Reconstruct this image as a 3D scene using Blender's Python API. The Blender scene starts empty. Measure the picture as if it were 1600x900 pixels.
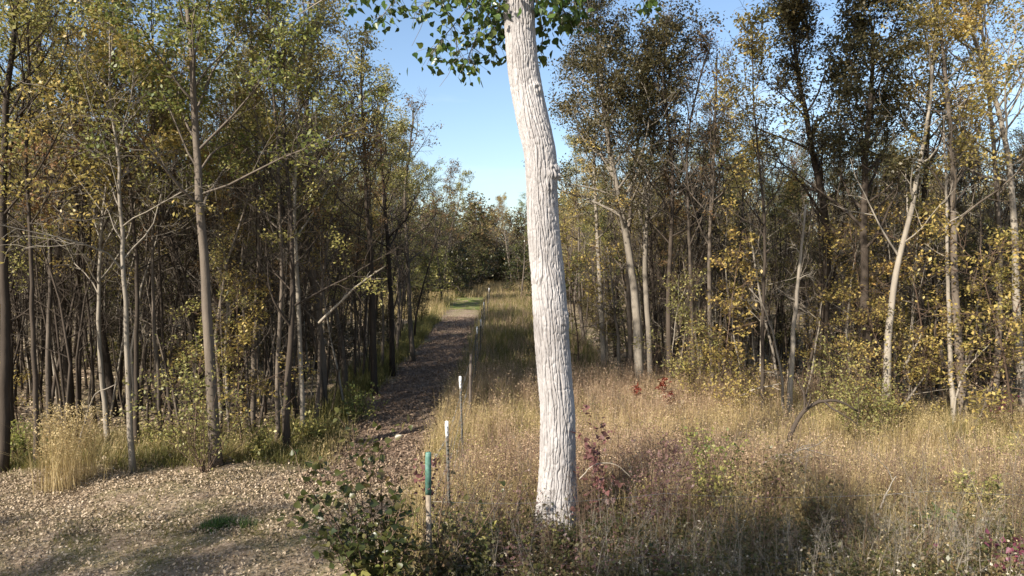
import bpy, math, random
import numpy as np
from mathutils import Vector, Euler

# ------------------------------------------------------------------ camera, light, exposure
S = bpy.context.scene
COL = S.collection
PITCH = math.radians(2.505)
CAMH = 3.5
FPX = 1143.0
cam_d = bpy.data.cameras.new('camera')
cam_d.sensor_width = 36.0
cam_d.lens = 36.0 * FPX / 1600.0
cam_d.clip_start = 0.1
cam_d.clip_end = 3000.0
cam = bpy.data.objects.new('camera', cam_d)
cam.location = (0, 0, CAMH)
cam.rotation_euler = (math.radians(90) - PITCH, 0, 0)
COL.objects.link(cam)
S.camera = cam

SUN_AZ = math.radians(46)      # sun stands behind the camera, to its left
SUN_EL = math.radians(33)
sun_d = bpy.data.lights.new('sun', 'SUN')
sun_d.energy = 5.0
sun_d.angle = math.radians(0.55)
sun_d.color = (1.0, 0.925, 0.82)
sun = bpy.data.objects.new('sun', sun_d)
to_sun = Vector((-math.sin(SUN_AZ) * math.cos(SUN_EL), -math.cos(SUN_AZ) * math.cos(SUN_EL), math.sin(SUN_EL)))
sun.rotation_euler = to_sun.to_track_quat('Z', 'Y').to_euler()
sun.location = (0, 0, 60)
COL.objects.link(sun)

W = bpy.data.worlds.new('World')
S.world = W
W.use_nodes = True
wn, wl = W.node_tree.nodes, W.node_tree.links
wn.clear()
sky = wn.new('ShaderNodeTexSky')
sky.sky_type = 'NISHITA'
sky.sun_disc = False
sky.sun_elevation = SUN_EL
sky.sun_rotation = math.radians(180) + SUN_AZ
sky.air_density = 1.0
sky.dust_density = 1.2
sky.ozone_density = 2.2
bg = wn.new('ShaderNodeBackground')
bg.inputs['Strength'].default_value = 0.1
wo = wn.new('ShaderNodeOutputWorld')
# thin high cirrus mixed into the sky
tc = wn.new('ShaderNodeTexCoord')
mp = wn.new('ShaderNodeMapping')
mp.inputs['Scale'].default_value = (1.2, 1.2, 7.0)
nz = wn.new('ShaderNodeTexNoise')
nz.inputs['Scale'].default_value = 2.2
nz.inputs['Detail'].default_value = 6
nz.inputs['Roughness'].default_value = 0.55
rp = wn.new('ShaderNodeValToRGB')
rp.color_ramp.elements[0].position = 0.48
rp.color_ramp.elements[0].color = (0, 0, 0, 1)
rp.color_ramp.elements[1].position = 0.8
rp.color_ramp.elements[1].color = (0.35, 0.35, 0.35, 1)
mx = wn.new('ShaderNodeMixRGB')
mx.inputs['Color2'].default_value = (5.6, 6.2, 6.8, 1)
wl.new(tc.outputs['Generated'], mp.inputs['Vector'])
wl.new(mp.outputs['Vector'], nz.inputs['Vector'])
wl.new(nz.outputs['Fac'], rp.inputs['Fac'])
wl.new(rp.outputs['Color'], mx.inputs['Fac'])
wl.new(sky.outputs['Color'], mx.inputs['Color1'])
wl.new(mx.outputs['Color'], bg.inputs['Color'])
wl.new(bg.outputs['Background'], wo.inputs['Surface'])

S.view_settings.view_transform = 'Standard'
S.view_settings.look = 'None'
S.view_settings.gamma = 1.0
S.view_settings.use_curve_mapping = False
S.view_settings.exposure = 1.08
S.render.engine = 'CYCLES'
S.cycles.max_bounces = 5
S.cycles.diffuse_bounces = 2
S.cycles.glossy_bounces = 2
S.cycles.transmission_bounces = 3
S.cycles.transparent_max_bounces = 4
S.cycles.use_denoising = True
S.cycles.denoiser = 'OPENIMAGEDENOISE'
S.cycles.denoising_input_passes = 'RGB_ALBEDO_NORMAL'
S.cycles.denoising_prefilter = 'ACCURATE'
S.cycles.caustics_reflective = False
S.cycles.caustics_refractive = False

# ------------------------------------------------------------------ helpers
def P(px, py, Y):
    """world point seen at photo pixel (px, py) at ground distance Y"""
    dx, dy = (px - 800) / FPX, (450 - py) / FPX
    c, s = math.cos(PITCH), math.sin(PITCH)
    d = np.array((dx, c + dy * s, -s + dy * c))
    return np.array((0, 0, CAMH)) + d * (Y / d[1])

def gh(x, y):
    x = np.asarray(x, float); y = np.asarray(y, float)
    return (0.045 * np.sin(0.9 * x + 0.5 * y) + 0.03 * np.sin(2.1 * x - 1.3 * y + 1.0)
            + 0.02 * np.sin(3.3 * y + 1.9 * x + 2.0) + 0.012 * np.sin(6.1 * x + 4.7 * y))

def ground_Y(py):
    return CAMH * FPX / (py - 400.0)

def np_mesh(name, v, faces, smooth=False):
    """faces: list of index arrays (m,k)"""
    v = np.ascontiguousarray(v, dtype=np.float32)
    me = bpy.data.meshes.new(name)
    faces = [f for f in faces if len(f)]
    loops = np.concatenate([f.reshape(-1) for f in faces]).astype(np.int32)
    tot = np.concatenate([np.full(len(f), f.shape[1], np.int32) for f in faces])
    start = np.concatenate([[0], np.cumsum(tot)[:-1]]).astype(np.int32)
    me.vertices.add(len(v)); me.vertices.foreach_set('co', v.reshape(-1))
    me.loops.add(len(loops)); me.loops.foreach_set('vertex_index', loops)
    me.polygons.add(len(tot)); me.polygons.foreach_set('loop_start', start)
    me.polygons.foreach_set('loop_total', tot)
    if smooth:
        me.polygons.foreach_set('use_smooth', np.ones(len(tot), bool))
    me.update(calc_edges=True)
    return me

class Acc:
    def __init__(self): self.v = []; self.q = {}; self.n = 0
    def add(self, v, *faces):
        v = np.asarray(v, float)
        for f in faces:
            f = np.asarray(f)
            self.q.setdefault(f.shape[1], []).append(f + self.n)
        self.v.append(v); self.n += len(v)
    def arrays(self):
        return np.concatenate(self.v), [np.concatenate(x) for x in self.q.values()]
    def mesh(self, name, smooth=False):
        v, f = self.arrays()
        return np_mesh(name, v, f, smooth)
    def tube(self, pts, rad, sides=6, cap=True):
        pts = np.asarray(pts, float); rad = np.asarray(rad, float)
        n = len(pts)
        t = np.gradient(pts, axis=0)
        t /= np.linalg.norm(t, axis=1)[:, None] + 1e-9
        ref = np.array((0.31, 0.95, 0.05)) if abs(t[0, 2]) > 0.6 else np.array((0.1, 0.2, 0.97))
        a = np.cross(t, ref); a /= np.linalg.norm(a, axis=1)[:, None] + 1e-9
        b = np.cross(t, a)
        ang = np.linspace(0, 2 * math.pi, sides, endpoint=False)
        ring = (a[:, None] * np.cos(ang)[None, :, None] + b[:, None] * np.sin(ang)[None, :, None]) * rad[:, None, None]
        v = (pts[:, None] + ring).reshape(-1, 3)
        i = np.arange(n - 1)[:, None] * sides; j = np.arange(sides)[None]; k = (j + 1) % sides
        q = np.stack([i + j, i + k, i + sides + k, i + sides + j], -1).reshape(-1, 4)
        fs = [q]
        if cap:
            fs.append(np.stack([np.arange(sides)[::-1], (n - 1) * sides + np.arange(sides)]) if sides != 4 else
                      np.stack([np.arange(4)[::-1], (n - 1) * 4 + np.arange(4)]))
        self.add(v, *fs)
    def box(self, c, s, rz=0.0):
        sx, sy, sz = np.array(s) / 2
        v = np.array([(x, y, z) for x in (-sx, sx) for y in (-sy, sy) for z in (-sz, sz)])
        cz, sn = math.cos(rz), math.sin(rz)
        v = np.stack([v[:, 0] * cz - v[:, 1] * sn, v[:, 0] * sn + v[:, 1] * cz, v[:, 2]], -1) + np.array(c)
        self.add(v, np.array([(0, 1, 3, 2), (4, 6, 7, 5), (0, 4, 5, 1), (2, 3, 7, 6), (0, 2, 6, 4), (1, 5, 7, 3)]))

def leaves(acc, pos, size, rng, flat=0.5, shape='oval', droop=0.0):
    """one folded leaf per position; flat biases blades towards lying level"""
    pos = np.asarray(pos, float); n = len(pos)
    if not n: return
    size = size * rng.uniform(0.6, 1.35, n)
    az = rng.uniform(0, 2 * math.pi, n)
    el = rng.normal(-droop, 0.6, n)
    d = np.stack([np.cos(az) * np.cos(el), np.sin(az) * np.cos(el), np.sin(el)], -1)
    nn = rng.normal(0, 1, (n, 3)); nn[:, 2] += flat * 3
    s = np.cross(nn, d); s /= np.linalg.norm(s, axis=1)[:, None] + 1e-9
    u = np.cross(d, s)
    L = size[:, None]
    if shape == 'oval':
        v = np.stack([pos, pos + d * L * .5 + s * L * .3 + u * L * .1, pos + d * L * 1.0 + u * L * .0,
                      pos + d * L * .5 - s * L * .3 + u * L * .1], 1)
        acc.add(v.reshape(-1, 3), np.arange(n * 4).reshape(n, 4))
    else:  # broad deltoid leaf, folded at the midrib
        v = np.stack([pos, pos + d * L * .12 + s * L * .38 + u * L * .05, pos + d * L * .4 + s * L * .46 + u * L * .1,
                      pos + d * L * .7 + s * L * .22 + u * L * .06, pos + d * L * 1.1 - u * L * .05,
                      pos + d * L * .7 - s * L * .22 + u * L * .06, pos + d * L * .4 - s * L * .46 + u * L * .1,
                      pos + d * L * .12 - s * L * .38 + u * L * .05], 1)
        i = np.arange(n)[:, None] * 8
        acc.add(v.reshape(-1, 3), i + np.array([[0, 1, 2, 3, 4]]), i + np.array([[0, 4, 5, 6, 7]]))

def blades(acc, base, h, lean, w, rng):
    """tapering curved grass blades"""
    n = len(base)
    az = rng.uniform(0, 2 * math.pi, n)
    a = np.stack([np.cos(az), np.sin(az), np.zeros(n)], -1)
    s = np.stack([-np.sin(az), np.cos(az), np.zeros(n)], -1)
    rows = []
    for t, ww in ((0, 1.0), (.4, .85), (.75, .55), (1.0, .06)):
        c = base + a * (h * lean * t * t)[:, None]
        c[:, 2] += h * (t - .35 * np.minimum(lean, 1.2) * t * t)
        rows += [c - s * (w * ww)[:, None], c + s * (w * ww)[:, None]]
    v = np.stack(rows, 1).reshape(-1, 3)
    i = np.arange(n)[:, None] * 8
    q = np.concatenate([i + np.array([[0, 1, 3, 2]]), i + np.array([[2, 3, 5, 4]]), i + np.array([[4, 5, 7, 6]])])
    acc.add(v, q)

def link(name, me, mat, parent=None, slot='DATA'):
    o = bpy.data.objects.new(name, me)
    COL.objects.link(o)
    if mat is not None:
        if not me.materials: me.materials.append(mat)
        if slot == 'OBJECT' or me.materials[0] is not mat:
            o.material_slots[0].link = 'OBJECT'
            o.material_slots[0].material = mat
    if parent is not None: o.parent = parent
    return o

def tag(o, label=None, cat=None, group=None, kind=None):
    if label: o['label'] = label
    if cat: o['category'] = cat
    if group: o['group'] = group
    if kind: o['kind'] = kind
    return o

def empty(name, loc, rz=0.0, sc=1.0):
    o = bpy.data.objects.new(name, None)
    o.empty_display_size = 0.2
    o.location = loc; o.rotation_euler = (0, 0, rz); o.scale = (sc, sc, sc)
    COL.objects.link(o)
    return o

# ------------------------------------------------------------------ materials
def mat_new(name):
    m = bpy.data.materials.new(name); m.use_nodes = True
    n, l = m.node_tree.nodes, m.node_tree.links
    n.clear()
    out = n.new('ShaderNodeOutputMaterial')
    return m, n, l, out

def ramp(n, stops, interp='LINEAR'):
    r = n.new('ShaderNodeValToRGB')
    r.color_ramp.interpolation = interp
    e = r.color_ramp.elements
    while len(e) < len(stops): e.new(0.5)
    for el, (p, c) in zip(e, stops):
        el.position = p; el.color = (*c, 1)
    return r

def leaf_mat(name, cols, trans=0.35, rough=0.45, noise=0.3, objvar=0.2, clump=1.1):
    """colour differs from leaf to leaf, from clump to clump and from plant to plant"""
    m, n, l, out = mat_new(name)
    geo = n.new('ShaderNodeNewGeometry'); oi = n.new('ShaderNodeObjectInfo')
    nz = n.new('ShaderNodeTexNoise'); nz.inputs['Scale'].default_value = clump; nz.inputs['Detail'].default_value = 2
    l.new(geo.outputs['Position'], nz.inputs['Vector'])
    def math_(op, a, b=None, c=None):
        q = n.new('ShaderNodeMath'); q.operation = op
        for k, x in enumerate((a, b, c)):
            if x is None: continue
            if isinstance(x, (int, float)): q.inputs[k].default_value = x
            else: l.new(x, q.inputs[k])
        return q.outputs[0]
    a = math_('MULTIPLY_ADD', geo.outputs['Random Per Island'], 1 - noise - objvar, 0.0)
    b = math_('MULTIPLY_ADD', nz.outputs['Fac'], noise * 2.2, -noise * 0.6)
    c = math_('MULTIPLY_ADD', oi.outputs['Random'], objvar, 0.0)
    f = math_('ADD', math_('ADD', a, b), c)
    k = len(cols)
    r = ramp(n, [(i / (k - 1), cc) for i, cc in enumerate(cols)])
    l.new(f, r.inputs['Fac'])
    d = n.new('ShaderNodeBsdfPrincipled'); d.inputs['Roughness'].default_value = rough
    d.inputs['Specular IOR Level'].default_value = 0.35
    t = n.new('ShaderNodeBsdfTranslucent')
    mixs = n.new('ShaderNodeMixShader'); mixs.inputs[0].default_value = trans
    l.new(r.outputs['Color'], d.inputs['Base Color'])
    hs = n.new('ShaderNodeHueSaturation'); hs.inputs['Saturation'].default_value = 1.0; hs.inputs['Value'].default_value = 1.3
    l.new(r.outputs['Color'], hs.inputs['Color']); l.new(hs.outputs['Color'], t.inputs['Color'])
    l.new(d.outputs[0], mixs.inputs[1]); l.new(t.outputs[0], mixs.inputs[2])
    l.new(mixs.outputs[0], out.inputs['Surface'])
    return m

def bark_mat(name, dark, light, scale=9.0, objvar=0.3, bump=0.6):
    m, n, l, out = mat_new(name)
    tcn = n.new('ShaderNodeTexCoord'); mp = n.new('ShaderNodeMapping'); mp.inputs['Scale'].default_value = (1, 1, 0.22)
    oi = n.new('ShaderNodeObjectInfo')
    add = n.new('ShaderNodeVectorMath'); add.operation = 'ADD'
    l.new(tcn.outputs['Object'], add.inputs[0]); l.new(oi.outputs['Location'], add.inputs[1])
    l.new(add.outputs[0], mp.inputs['Vector'])
    n1 = n.new('ShaderNodeTexNoise'); n1.inputs['Scale'].default_value = scale; n1.inputs['Detail'].default_value = 5
    n1.inputs['Roughness'].default_value = 0.7
    l.new(mp.outputs[0], n1.inputs['Vector'])
    n2 = n.new('ShaderNodeTexNoise'); n2.inputs['Scale'].default_value = 1.3; n2.inputs['Detail'].default_value = 2
    l.new(add.outputs[0], n2.inputs['Vector'])
    a = n.new('ShaderNodeMath'); a.operation = 'MULTIPLY_ADD'; a.inputs[1].default_value = 0.6
    l.new(n1.outputs['Fac'], a.inputs[0]); 
    b = n.new('ShaderNodeMath'); b.operation = 'MULTIPLY_ADD'; b.inputs[1].default_value = objvar; 
    l.new(oi.outputs['Random'], b.inputs[0])
    c = n.new('ShaderNodeMath'); c.operation = 'MULTIPLY_ADD'; c.inputs[1].default_value = 0.55; c.inputs[2].default_value = -0.22
    l.new(n2.outputs['Fac'], c.inputs[0]); l.new(c.outputs[0], b.inputs[2]); l.new(b.outputs[0], a.inputs[2])
    r = ramp(n, [(0.15, dark), (0.85, light)])
    l.new(a.outputs[0], r.inputs['Fac'])
    d = n.new('ShaderNodeBsdfPrincipled'); d.inputs['Roughness'].default_value = 0.9; d.inputs['Specular IOR Level'].default_value = 0.2
    bp = n.new('ShaderNodeBump'); bp.inputs['Strength'].default_value = bump; bp.inputs['Distance'].default_value = 0.02
    l.new(n1.outputs['Fac'], bp.inputs['Height']); l.new(bp.outputs[0], d.inputs['Normal'])
    l.new(r.outputs['Color'], d.inputs['Base Color']); l.new(d.outputs[0], out.inputs['Surface'])
    return m

def plain_mat(name, cols, scale=30, rough=0.6, metal=0.0, stretch=(1, 1, 1)):
    m, n, l, out = mat_new(name)
    tcn = n.new('ShaderNodeTexCoord'); mp = n.new('ShaderNodeMapping'); mp.inputs['Scale'].default_value = stretch
    nz = n.new('ShaderNodeTexNoise'); nz.inputs['Scale'].default_value = scale; nz.inputs['Detail'].default_value = 5
    r = ramp(n, [(0.3 + 0.4 * i / max(1, len(cols) - 1), c) for i, c in enumerate(cols)])
    d = n.new('ShaderNodeBsdfPrincipled'); d.inputs['Roughness'].default_value = rough; d.inputs['Metallic'].default_value = metal
    l.new(tcn.outputs['Object'], mp.inputs['Vector']); l.new(mp.outputs[0], nz.inputs['Vector'])
    l.new(nz.outputs['Fac'], r.inputs['Fac']); l.new(r.outputs['Color'], d.inputs['Base Color']); l.new(d.outputs[0], out.inputs['Surface'])
    return m

def ground_mat(name, sets, scales=(1.3, 14.0), bump=0.5):
    """two colour families mixed by a large noise, each broken by fine noise"""
    m, n, l, out = mat_new(name)
    geo = n.new('ShaderNodeNewGeometry')
    big = n.new('ShaderNodeTexNoise'); big.inputs['Scale'].default_value = scales[0]; big.inputs['Detail'].default_value = 4
    fine = n.new('ShaderNodeTexNoise'); fine.inputs['Scale'].default_value = scales[1]; fine.inputs['Detail'].default_value = 6; fine.inputs['Roughness'].default_value = 0.75
    vor = n.new('ShaderNodeTexVoronoi'); vor.inputs['Scale'].default_value = scales[1] * 1.5
    for q in (big, fine, vor): l.new(geo.outputs['Position'], q.inputs['Vector'])
    rs = []
    for cols in sets:
        r = ramp(n, [(0.25 + 0.5 * i / (len(cols) - 1), c) for i, c in enumerate(cols)])
        mxv = n.new('ShaderNodeMixRGB'); mxv.inputs['Fac'].default_value = 0.45
        l.new(fine.outputs['Fac'], mxv.inputs['Color1']); l.new(vor.outputs['Color'], mxv.inputs['Color2'])
        l.new(mxv.outputs[0], r.inputs['Fac']); rs.append(r)
    fac = ramp(n, [(0.42, (0, 0, 0)), (0.6, (1, 1, 1))]); l.new(big.outputs['Fac'], fac.inputs['Fac'])
    mx = n.new('ShaderNodeMixRGB'); l.new(fac.outputs['Color'], mx.inputs['Fac'])
    l.new(rs[0].outputs['Color'], mx.inputs['Color1']); l.new(rs[1].outputs['Color'], mx.inputs['Color2'])
    d = n.new('ShaderNodeBsdfPrincipled'); d.inputs['Roughness'].default_value = 0.95; d.inputs['Specular IOR Level'].default_value = 0.1
    bp = n.new('ShaderNodeBump'); bp.inputs['Strength'].default_value = bump; bp.inputs['Distance'].default_value = 0.05
    l.new(fine.outputs['Fac'], bp.inputs['Height']); l.new(bp.outputs[0], d.inputs['Normal'])
    l.new(mx.outputs[0], d.inputs['Base Color']); l.new(d.outputs[0], out.inputs['Surface'])
    return m

M = {}
M['olive'] = leaf_mat('olive autumn leaves', [(.06, .075, .024), (.15, .158, .045), (.29, .265, .08), (.43, .36, .13), (.36, .23, .09)])
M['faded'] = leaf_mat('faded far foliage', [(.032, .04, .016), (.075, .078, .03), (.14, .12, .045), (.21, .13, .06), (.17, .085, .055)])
M['gold'] = leaf_mat('golden autumn leaves', [(.10, .10, .035), (.24, .205, .06), (.40, .31, .095), (.44, .31, .10), (.34, .19, .07)])
M['green'] = leaf_mat('green late leaves', [(.05, .075, .025), (.12, .145, .04), (.25, .25, .065), (.40, .36, .12)])
M['russet'] = leaf_mat('russet leaves', [(.05, .045, .022), (.12, .09, .04), (.21, .14, .065), (.27, .15, .07), (.19, .09, .05)])
M['dusky'] = leaf_mat('dusky brown green leaves', [(.034, .038, .016), (.07, .064, .028), (.125, .10, .042), (.20, .135, .06)])  # dark tone puts the big tree's shade into the right-hand crowns
M['pink'] = leaf_mat('pinkish red leaves', [(.08, .055, .042), (.14, .075, .062), (.19, .085, .078), (.16, .06, .05)])
M['magenta'] = leaf_mat('magenta leaves', [(.09, .035, .045), (.17, .045, .075), (.22, .07, .10)])
M['red'] = leaf_mat('deep red leaves', [(.10, .016, .010), (.19, .026, .014), (.17, .05, .028)])
M['pale'] = leaf_mat('pale dry leaves', [(.40, .33, .24), (.55, .48, .36), (.62, .57, .48)], trans=.2)
M['broad'] = leaf_mat('broad glossy green leaves', [(.022, .05, .014), (.045, .085, .02), (.09, .13, .03), (.20, .21, .05)], trans=.3, rough=.3)
M['shrub'] = leaf_mat('dark shrub leaves', [(.018, .026, .010), (.035, .045, .014), (.065, .07, .02), (.11, .09, .035), (.15, .08, .04)], trans=.25, rough=.35)
M['lime'] = leaf_mat('yellow green leaves', [(.09, .105, .03), (.19, .19, .06), (.31, .275, .10), (.34, .26, .11)])
M['mauve'] = leaf_mat('faded purple weed leaves', [(.075, .045, .04), (.14, .075, .07), (.20, .12, .10), (.16, .11, .07)])
M['weed'] = leaf_mat('dull weed leaves', [(.04, .05, .018), (.09, .09, .03), (.15, .125, .055), (.17, .11, .06), (.30, .25, .18)])
M['bark'] = bark_mat('grey brown bark', (.034, .026, .020), (.19, .155, .12))
M['palebark'] = bark_mat('pale sunbleached bark', (.09, .074, .058), (.36, .315, .25))
M['darkbark'] = bark_mat('dark bark', (.020, .015, .011), (.085, .066, .05))
M['twig'] = bark_mat('brown shrub stem', (.05, .032, .022), (.16, .11, .075))
M['ground'] = ground_mat('soil and leaf litter', [[(.10, .07, .045), (.22, .165, .115), (.36, .28, .205)], [(.09, .075, .035), (.19, .16, .085), (.33, .27, .18)]])
M['pathm'] = ground_mat('leaf covered track', [[(.075, .05, .036), (.17, .115, .08), (.30, .22, .16)], [(.06, .045, .032), (.15, .11, .08), (.26, .19, .14)]], scales=(.8, 9))
M['lawn'] = ground_mat('mown grass patch', [[(.05, .08, .02), (.10, .13, .035), (.17, .17, .06)], [(.09, .10, .035), (.17, .155, .06), (.28, .22, .11)]], scales=(.9, 8))
M['litter'] = leaf_mat('fallen dry leaves', [(.12, .085, .05), (.25, .185, .115), (.39, .30, .20), (.52, .43, .32)], trans=.1, rough=.7, noise=.2, objvar=0)
M['grass'] = leaf_mat('dry tan grass', [(.20, .13, .06), (.36, .26, .125), (.48, .38, .20), (.33, .25, .10), (.16, .15, .045)], trans=.3, rough=.6, noise=.45, objvar=0, clump=.55)
M['pinkgrass'] = leaf_mat('pinkish seeding grass', [(.20, .125, .08), (.33, .22, .14), (.44, .32, .21), (.42, .32, .19)], trans=.3, rough=.6, noise=.3, objvar=0, clump=.7)
M['greengrass'] = leaf_mat('olive grass', [(.05, .065, .018), (.11, .115, .03), (.20, .17, .05), (.30, .24, .10)], trans=.3, rough=.6, noise=.35, objvar=0, clump=.8)
M['freshgrass'] = leaf_mat('fresh green grass', [(.04, .085, .02), (.075, .13, .03), (.13, .17, .055)], trans=.35, rough=.5, objvar=0)

# ------------------------------------------------------------------ ground, path
def axis(parts):
    out = []
    for a, b, st in parts: out.append(np.arange(a, b, st))
    out.append([parts[-1][1]]); return np.concatenate(out)

def sheet(xs, ys, dz=0.0, edge=None):
    X, Yg = np.meshgrid(xs, ys)
    Z = gh(X, Yg) + dz
    v = np.stack([X, Yg, Z], -1).reshape(-1, 3)
    nx, ny = len(xs), len(ys)
    i = np.arange(ny - 1)[:, None] * nx + np.arange(nx - 1)[None]
    q = np.stack([i, i + 1, i + nx + 1, i + nx], -1).reshape(-1, 4)
    return v, q

xs = axis([(-900, -100, 80), (-100, -20, 4), (-20, 22, .2), (22, 100, 4), (100, 900, 80)])
ys = axis([(-120, 0, 6), (0, 4, .5), (4, 32, .2), (32, 70, .8), (70, 150, 4), (150, 1500, 90)])
v, q = sheet(xs, ys)
tag(link('ground', np_mesh('ground', v, [q], True), M['ground']), kind='structure')

def fence_x(Y): return -1.06 - 0.0184 * Y
def strip(Y0, Y1, wl_, wr_, mat, name, dz):
    rg = np.random.default_rng(5)
    ysn = np.arange(Y0, Y1, .2); nx = 14
    lx = fence_x(ysn) + wl_ + .16 * np.sin(ysn * 1.3) + .1 * np.sin(ysn * 3.1 + 1) + .05 * rg.normal(size=len(ysn))
    rx = fence_x(ysn) + wr_ + .08 * np.sin(ysn * 1.7 + 2) + .04 * rg.normal(size=len(ysn))
    t = np.linspace(0, 1, nx)
    X = lx[:, None] * (1 - t) + rx[:, None] * t
    Yg = np.repeat(ysn[:, None], nx, 1)
    v = np.stack([X, Yg, gh(X, Yg) + dz], -1).reshape(-1, 3)
    i = np.arange(len(ysn) - 1)[:, None] * nx + np.arange(nx - 1)[None]
    q = np.stack([i, i + 1, i + nx + 1, i + nx], -1).reshape(-1, 4)
    return tag(link(name, np_mesh(name, v, [q], True), mat), kind='structure')
strip(11.2, 42, -1.9, -.25, M['pathm'], 'path', .012)
strip(47, 66, -2.6, -.1, M['lawn'], 'grass_verge', .012)

# ------------------------------------------------------------------ tree generator
def path_poly(rng, p, d, L, n, wob, up):
    pts = [np.array(p, float)]; d = np.array(d, float)
    st = L / n
    for i in range(n):
        d = d + rng.normal(0, wob, 3) + np.array((0, 0, up))
        d /= np.linalg.norm(d)
        pts.append(pts[-1] + d * st)
    return np.array(pts), d

def perp_dir(rng, t, angle, az):
    t = t / np.linalg.norm(t)
    a = np.cross(t, (0.3, 0.8, 0.1)); a /= np.linalg.norm(a); b = np.cross(t, a)
    return t * math.cos(angle) + (a * math.cos(az) + b * math.sin(az)) * math.sin(angle)

def grow(rng, trunk, r0, r1, cb=.45, nl=14, ll=2.2, la=(75, 32), sub=5, tw=4, lpt=10, lj=.09, up=.05,
         sides=8, twr=.0045, keep=.62, limb_sides=5, flare=1.25, hi=True):
    """trunk: (n,3) polyline from the base. returns wood Acc and leaf positions"""
    wood = Acc(); L = []
    trunk = np.asarray(trunk, float)
    seg = np.linalg.norm(np.diff(trunk, axis=0), axis=1); s = np.concatenate([[0], np.cumsum(seg)]); tot = s[-1]
    tt = s / tot
    rad = r0 + (r1 - r0) * tt ** .9
    rad[0] *= flare
    wood.tube(trunk, rad, sides)
    az = rng.uniform(0, 6.28)
    for i in range(nl):
        t = cb + (0.985 - cb) * ((i + rng.uniform(0, .9)) / nl)
        p = np.array([np.interp(t, tt, trunk[:, k]) for k in range(3)])
        k = min(len(trunk) - 2, np.searchsorted(tt, t) - 1); tang = trunk[k + 1] - trunk[k]
        az += 2.4 + rng.normal(0, .4)
        f = (t - cb) / (1 - cb)
        ang = math.radians(la[0] + (la[1] - la[0]) * f + rng.normal(0, 8))
        Ln = ll * (1 - .55 * f) * rng.uniform(.65, 1.25)
        rr = max(twr * 1.4, np.interp(t, tt, rad) * rng.uniform(.35, .6))
        d = perp_dir(rng, tang, ang, az)
        pts, de = path_poly(rng, p, d, Ln, 6, .13, up)
        wood.tube(pts, np.linspace(rr, twr * 1.1, 7), limb_sides, cap=False)
        for j in range(sub):
            u = .25 + .75 * (j + rng.uniform(0, .9)) / sub
            q = np.array([np.interp(u * 6, range(7), pts[:, c]) for c in range(3)])
            tg = pts[min(6, int(u * 6) + 1)] - pts[min(5, int(u * 6))]
            d2 = perp_dir(rng, tg, math.radians(rng.uniform(30, 65)), rng.uniform(0, 6.28))
            L2 = Ln * rng.uniform(.28, .5) * (1.15 - .5 * u)
            p2, _ = path_poly(rng, q, d2, L2, 4, .16, up * .6)
            pk = keep * (.22 + .78 * min(1, max(0, (f - .05) / .35))) if hi else keep
            leafy = rng.uniform() < pk
            wood.tube(p2, np.linspace(max(twr, rr * .35), twr * .8, 5), 3, cap=False)
            for w in range(tw):
                u2 = .2 + .8 * (w + rng.uniform(0, 1)) / tw
                q2 = np.array([np.interp(u2 * 4, range(5), p2[:, c]) for c in range(3)])
                d3 = perp_dir(rng, p2[-1] - p2[0], math.radians(rng.uniform(25, 70)), rng.uniform(0, 6.28))
                p3, _ = path_poly(rng, q2, d3, max(.16, L2 * rng.uniform(.3, .6)), 3, .2, 0)
                wood.tube(p3, np.linspace(twr * .8, twr * .5, 4), 3, cap=False)
                if lpt and leafy and rng.uniform() < .85:
                    c = rng.poisson(lpt)
                    tq = rng.uniform(.15, 1.05, c) * 3
                    pp = np.stack([np.interp(tq, range(4), p3[:, k2]) for k2 in range(3)], -1) + rng.normal(0, lj, (c, 3)) * (1, 1, .7)
                    L.append(pp)
    return wood, (np.concatenate(L) if L else np.zeros((0, 3)))

def rand_trunk(rng, H, lean, wob, n=11):
    d = np.array((rng.normal(0, lean), rng.normal(0, lean), 1.0)); d /= np.linalg.norm(d)
    pts, _ = path_poly(rng, (0, 0, -.08), d, H, n, wob, .03)
    return pts

PROTO = {}
def make_proto(key, seed, H, r0, lean=.05, wob=.05, leaf=.085, flat=.5, **kw):
    rng = np.random.default_rng(seed)
    tr = rand_trunk(rng, H, lean, wob)
    wood, lp = grow(rng, tr, r0, max(.006, r0 * .12), **kw)
    wm = wood.mesh('trunk', True)
    lm = None
    if len(lp):
        a = Acc(); leaves(a, lp, leaf, rng, flat); lm = a.mesh('crown')
    PROTO.setdefault(key, []).append((wm, lm))

for k in range(6):
    make_proto('tall', 100 + k, 9.6 + .35 * k, .085 + .008 * k, cb=.30, nl=22, ll=2.9, la=(58, 17), sub=8, tw=5, lpt=26, leaf=.07, up=.07, keep=.33, lj=.10)
for k in range(4):
    make_proto('mid', 200 + k, 8.2 + .4 * k, .055 + .006 * k, cb=.30, nl=18, ll=2.1, la=(58, 18), sub=7, tw=5, lpt=23, leaf=.07, wob=.07, up=.07, keep=.32, lj=.095)
for k in range(4):
    make_proto('slim', 300 + k, 6.0 + .6 * k, .030 + .004 * k, lean=.09, cb=.48, nl=14, ll=1.3, la=(58, 22), sub=5, tw=4, lpt=9, leaf=.07, wob=.07, keep=.45, sides=6, limb_sides=4)
for k in range(4):
    make_proto('bare', 400 + k, 4.6 + .9 * k, .024 + .005 * k, lean=.10, cb=.25, nl=12, ll=1.2, la=(60, 30), sub=4, tw=3, lpt=0, wob=.08, sides=5, limb_sides=3, twr=.004)
for k in range(3):
    make_proto('spray', 500 + k, 2.6 + .6 * k, .018, lean=.2, cb=.15, nl=12, ll=1.0, la=(80, 50), sub=5, tw=3, lpt=9, leaf=.08, flat=1.2, hi=False, up=-.01, sides=5, limb_sides=3)
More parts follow.
